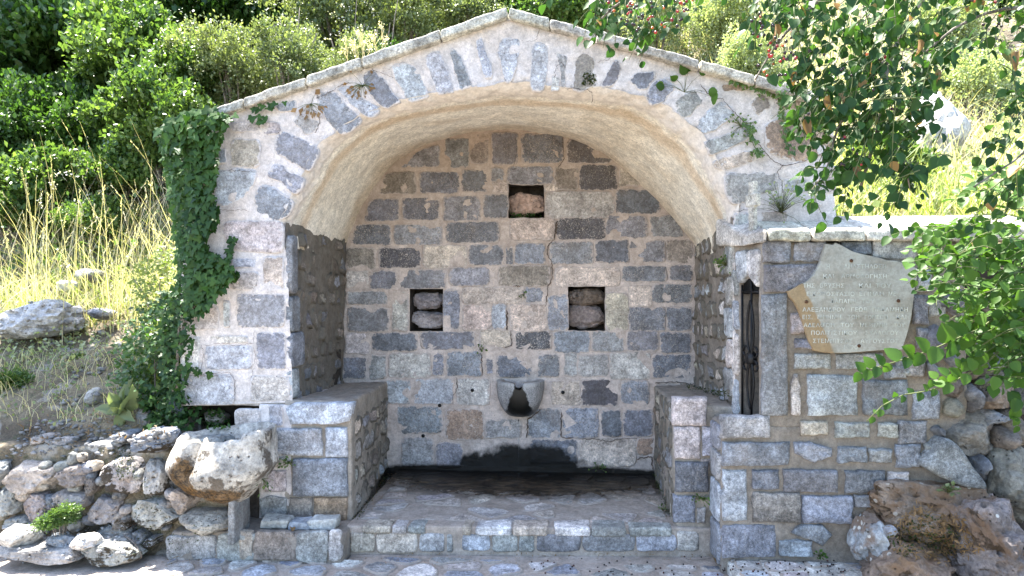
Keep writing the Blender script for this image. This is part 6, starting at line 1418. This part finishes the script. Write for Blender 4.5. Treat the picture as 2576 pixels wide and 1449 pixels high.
L_, ends = spray(bush, [(a_, int(b_ * 1.5), c_, d_, e_) for a_, b_, c_, d_, e_ in SH], .052, L_SHRUB, .24, .25, M_TWIG)
for ctl, n, sz in (([(2450, 835), (2330, 885), (2220, 920), (2150, 940)], 17, .095), ([(2470, 920), (2370, 975), (2250, 1000), (2190, 1055)], 17, .060), ([(2380, 600), (2280, 580)], 9, .05), ([(2560, 1000), (2560, 1080)], 7, .06), ([(2480, 880), (2400, 940), (2330, 960)], 9, .075)):
    for i in range(n):
        t = (i + R.random() * .6) / n * (len(ctl) - 1); k = min(int(t), len(ctl) - 2); f = t - k; x = ctl[k][0] + (ctl[k + 1][0] - ctl[k][0]) * f; y = ctl[k][1] + (ctl[k + 1][1] - ctl[k][1]) * f; s = sz * (1 - .55 * i / n) * R.uniform(.8, 1.25)
        L_.append((atD(x, y, 3.48 + R.uniform(-.03, .03)), Vector((-.4, R.gauss(0, .3), (.6 if i % 2 else -.9) + R.gauss(0, .2))), Vector((R.gauss(0, .3), -1, .4)), s))
dress(bush, L_, L_SHRUB)
# fallen cherries
R.seed(161)
for pg, n, lab, grp in (([(1350, 1400), (1780, 1395), (1780, 1449), (1250, 1449)], 40, 'dark fallen cherry lying on the pavement below the step', 'fallen cherries on the pavement'), ([(1800, 1425), (1950, 1412), (2100, 1412), (2140, 1449), (1800, 1449)], 60, 'dark fallen cherry lying on the raised slab at the wall foot', 'fallen cherries on the slab')):
    for x, y in sample_poly(pg, n):
        p, q = drop(x, y); o = bpy.data.objects.new('fallen_cherry', BER); s = R.uniform(.0045, .0065); link(o, None, p + Vector((0, 0, s * .8))); o.scale = (s, s, s * .9); o.color = (*R.choice([(.012, .005, .005), (.02, .008, .006), (.06, .015, .01)]), 1); tag(o, lab, 'cherry', grp)
it = []
for lab, x, y in (('orange dry leaf on the pavement in the corner by the shrine base', 1800, 1408), ('dry orange leaf on the rust stained rock', 2365, 1320), ('brown dry leaf beside the thin flat stone on the ledge', 735, 1330)):
    p, q = drop(x, y); o = bpy.data.objects.new('dry_leaf', mk_np('dry_leaf', OVATE[0] * np.array([.9, 1, 2.0], dtype=np.float32), OVATE[1], L_DEAD)); link(o, None, p + Vector((0, 0, .008))); o.scale = (.045,) * 3; o.rotation_euler = (R.uniform(-.3, .3), R.uniform(-.3, .3), R.uniform(0, 6)); tag(o, lab, 'leaf')
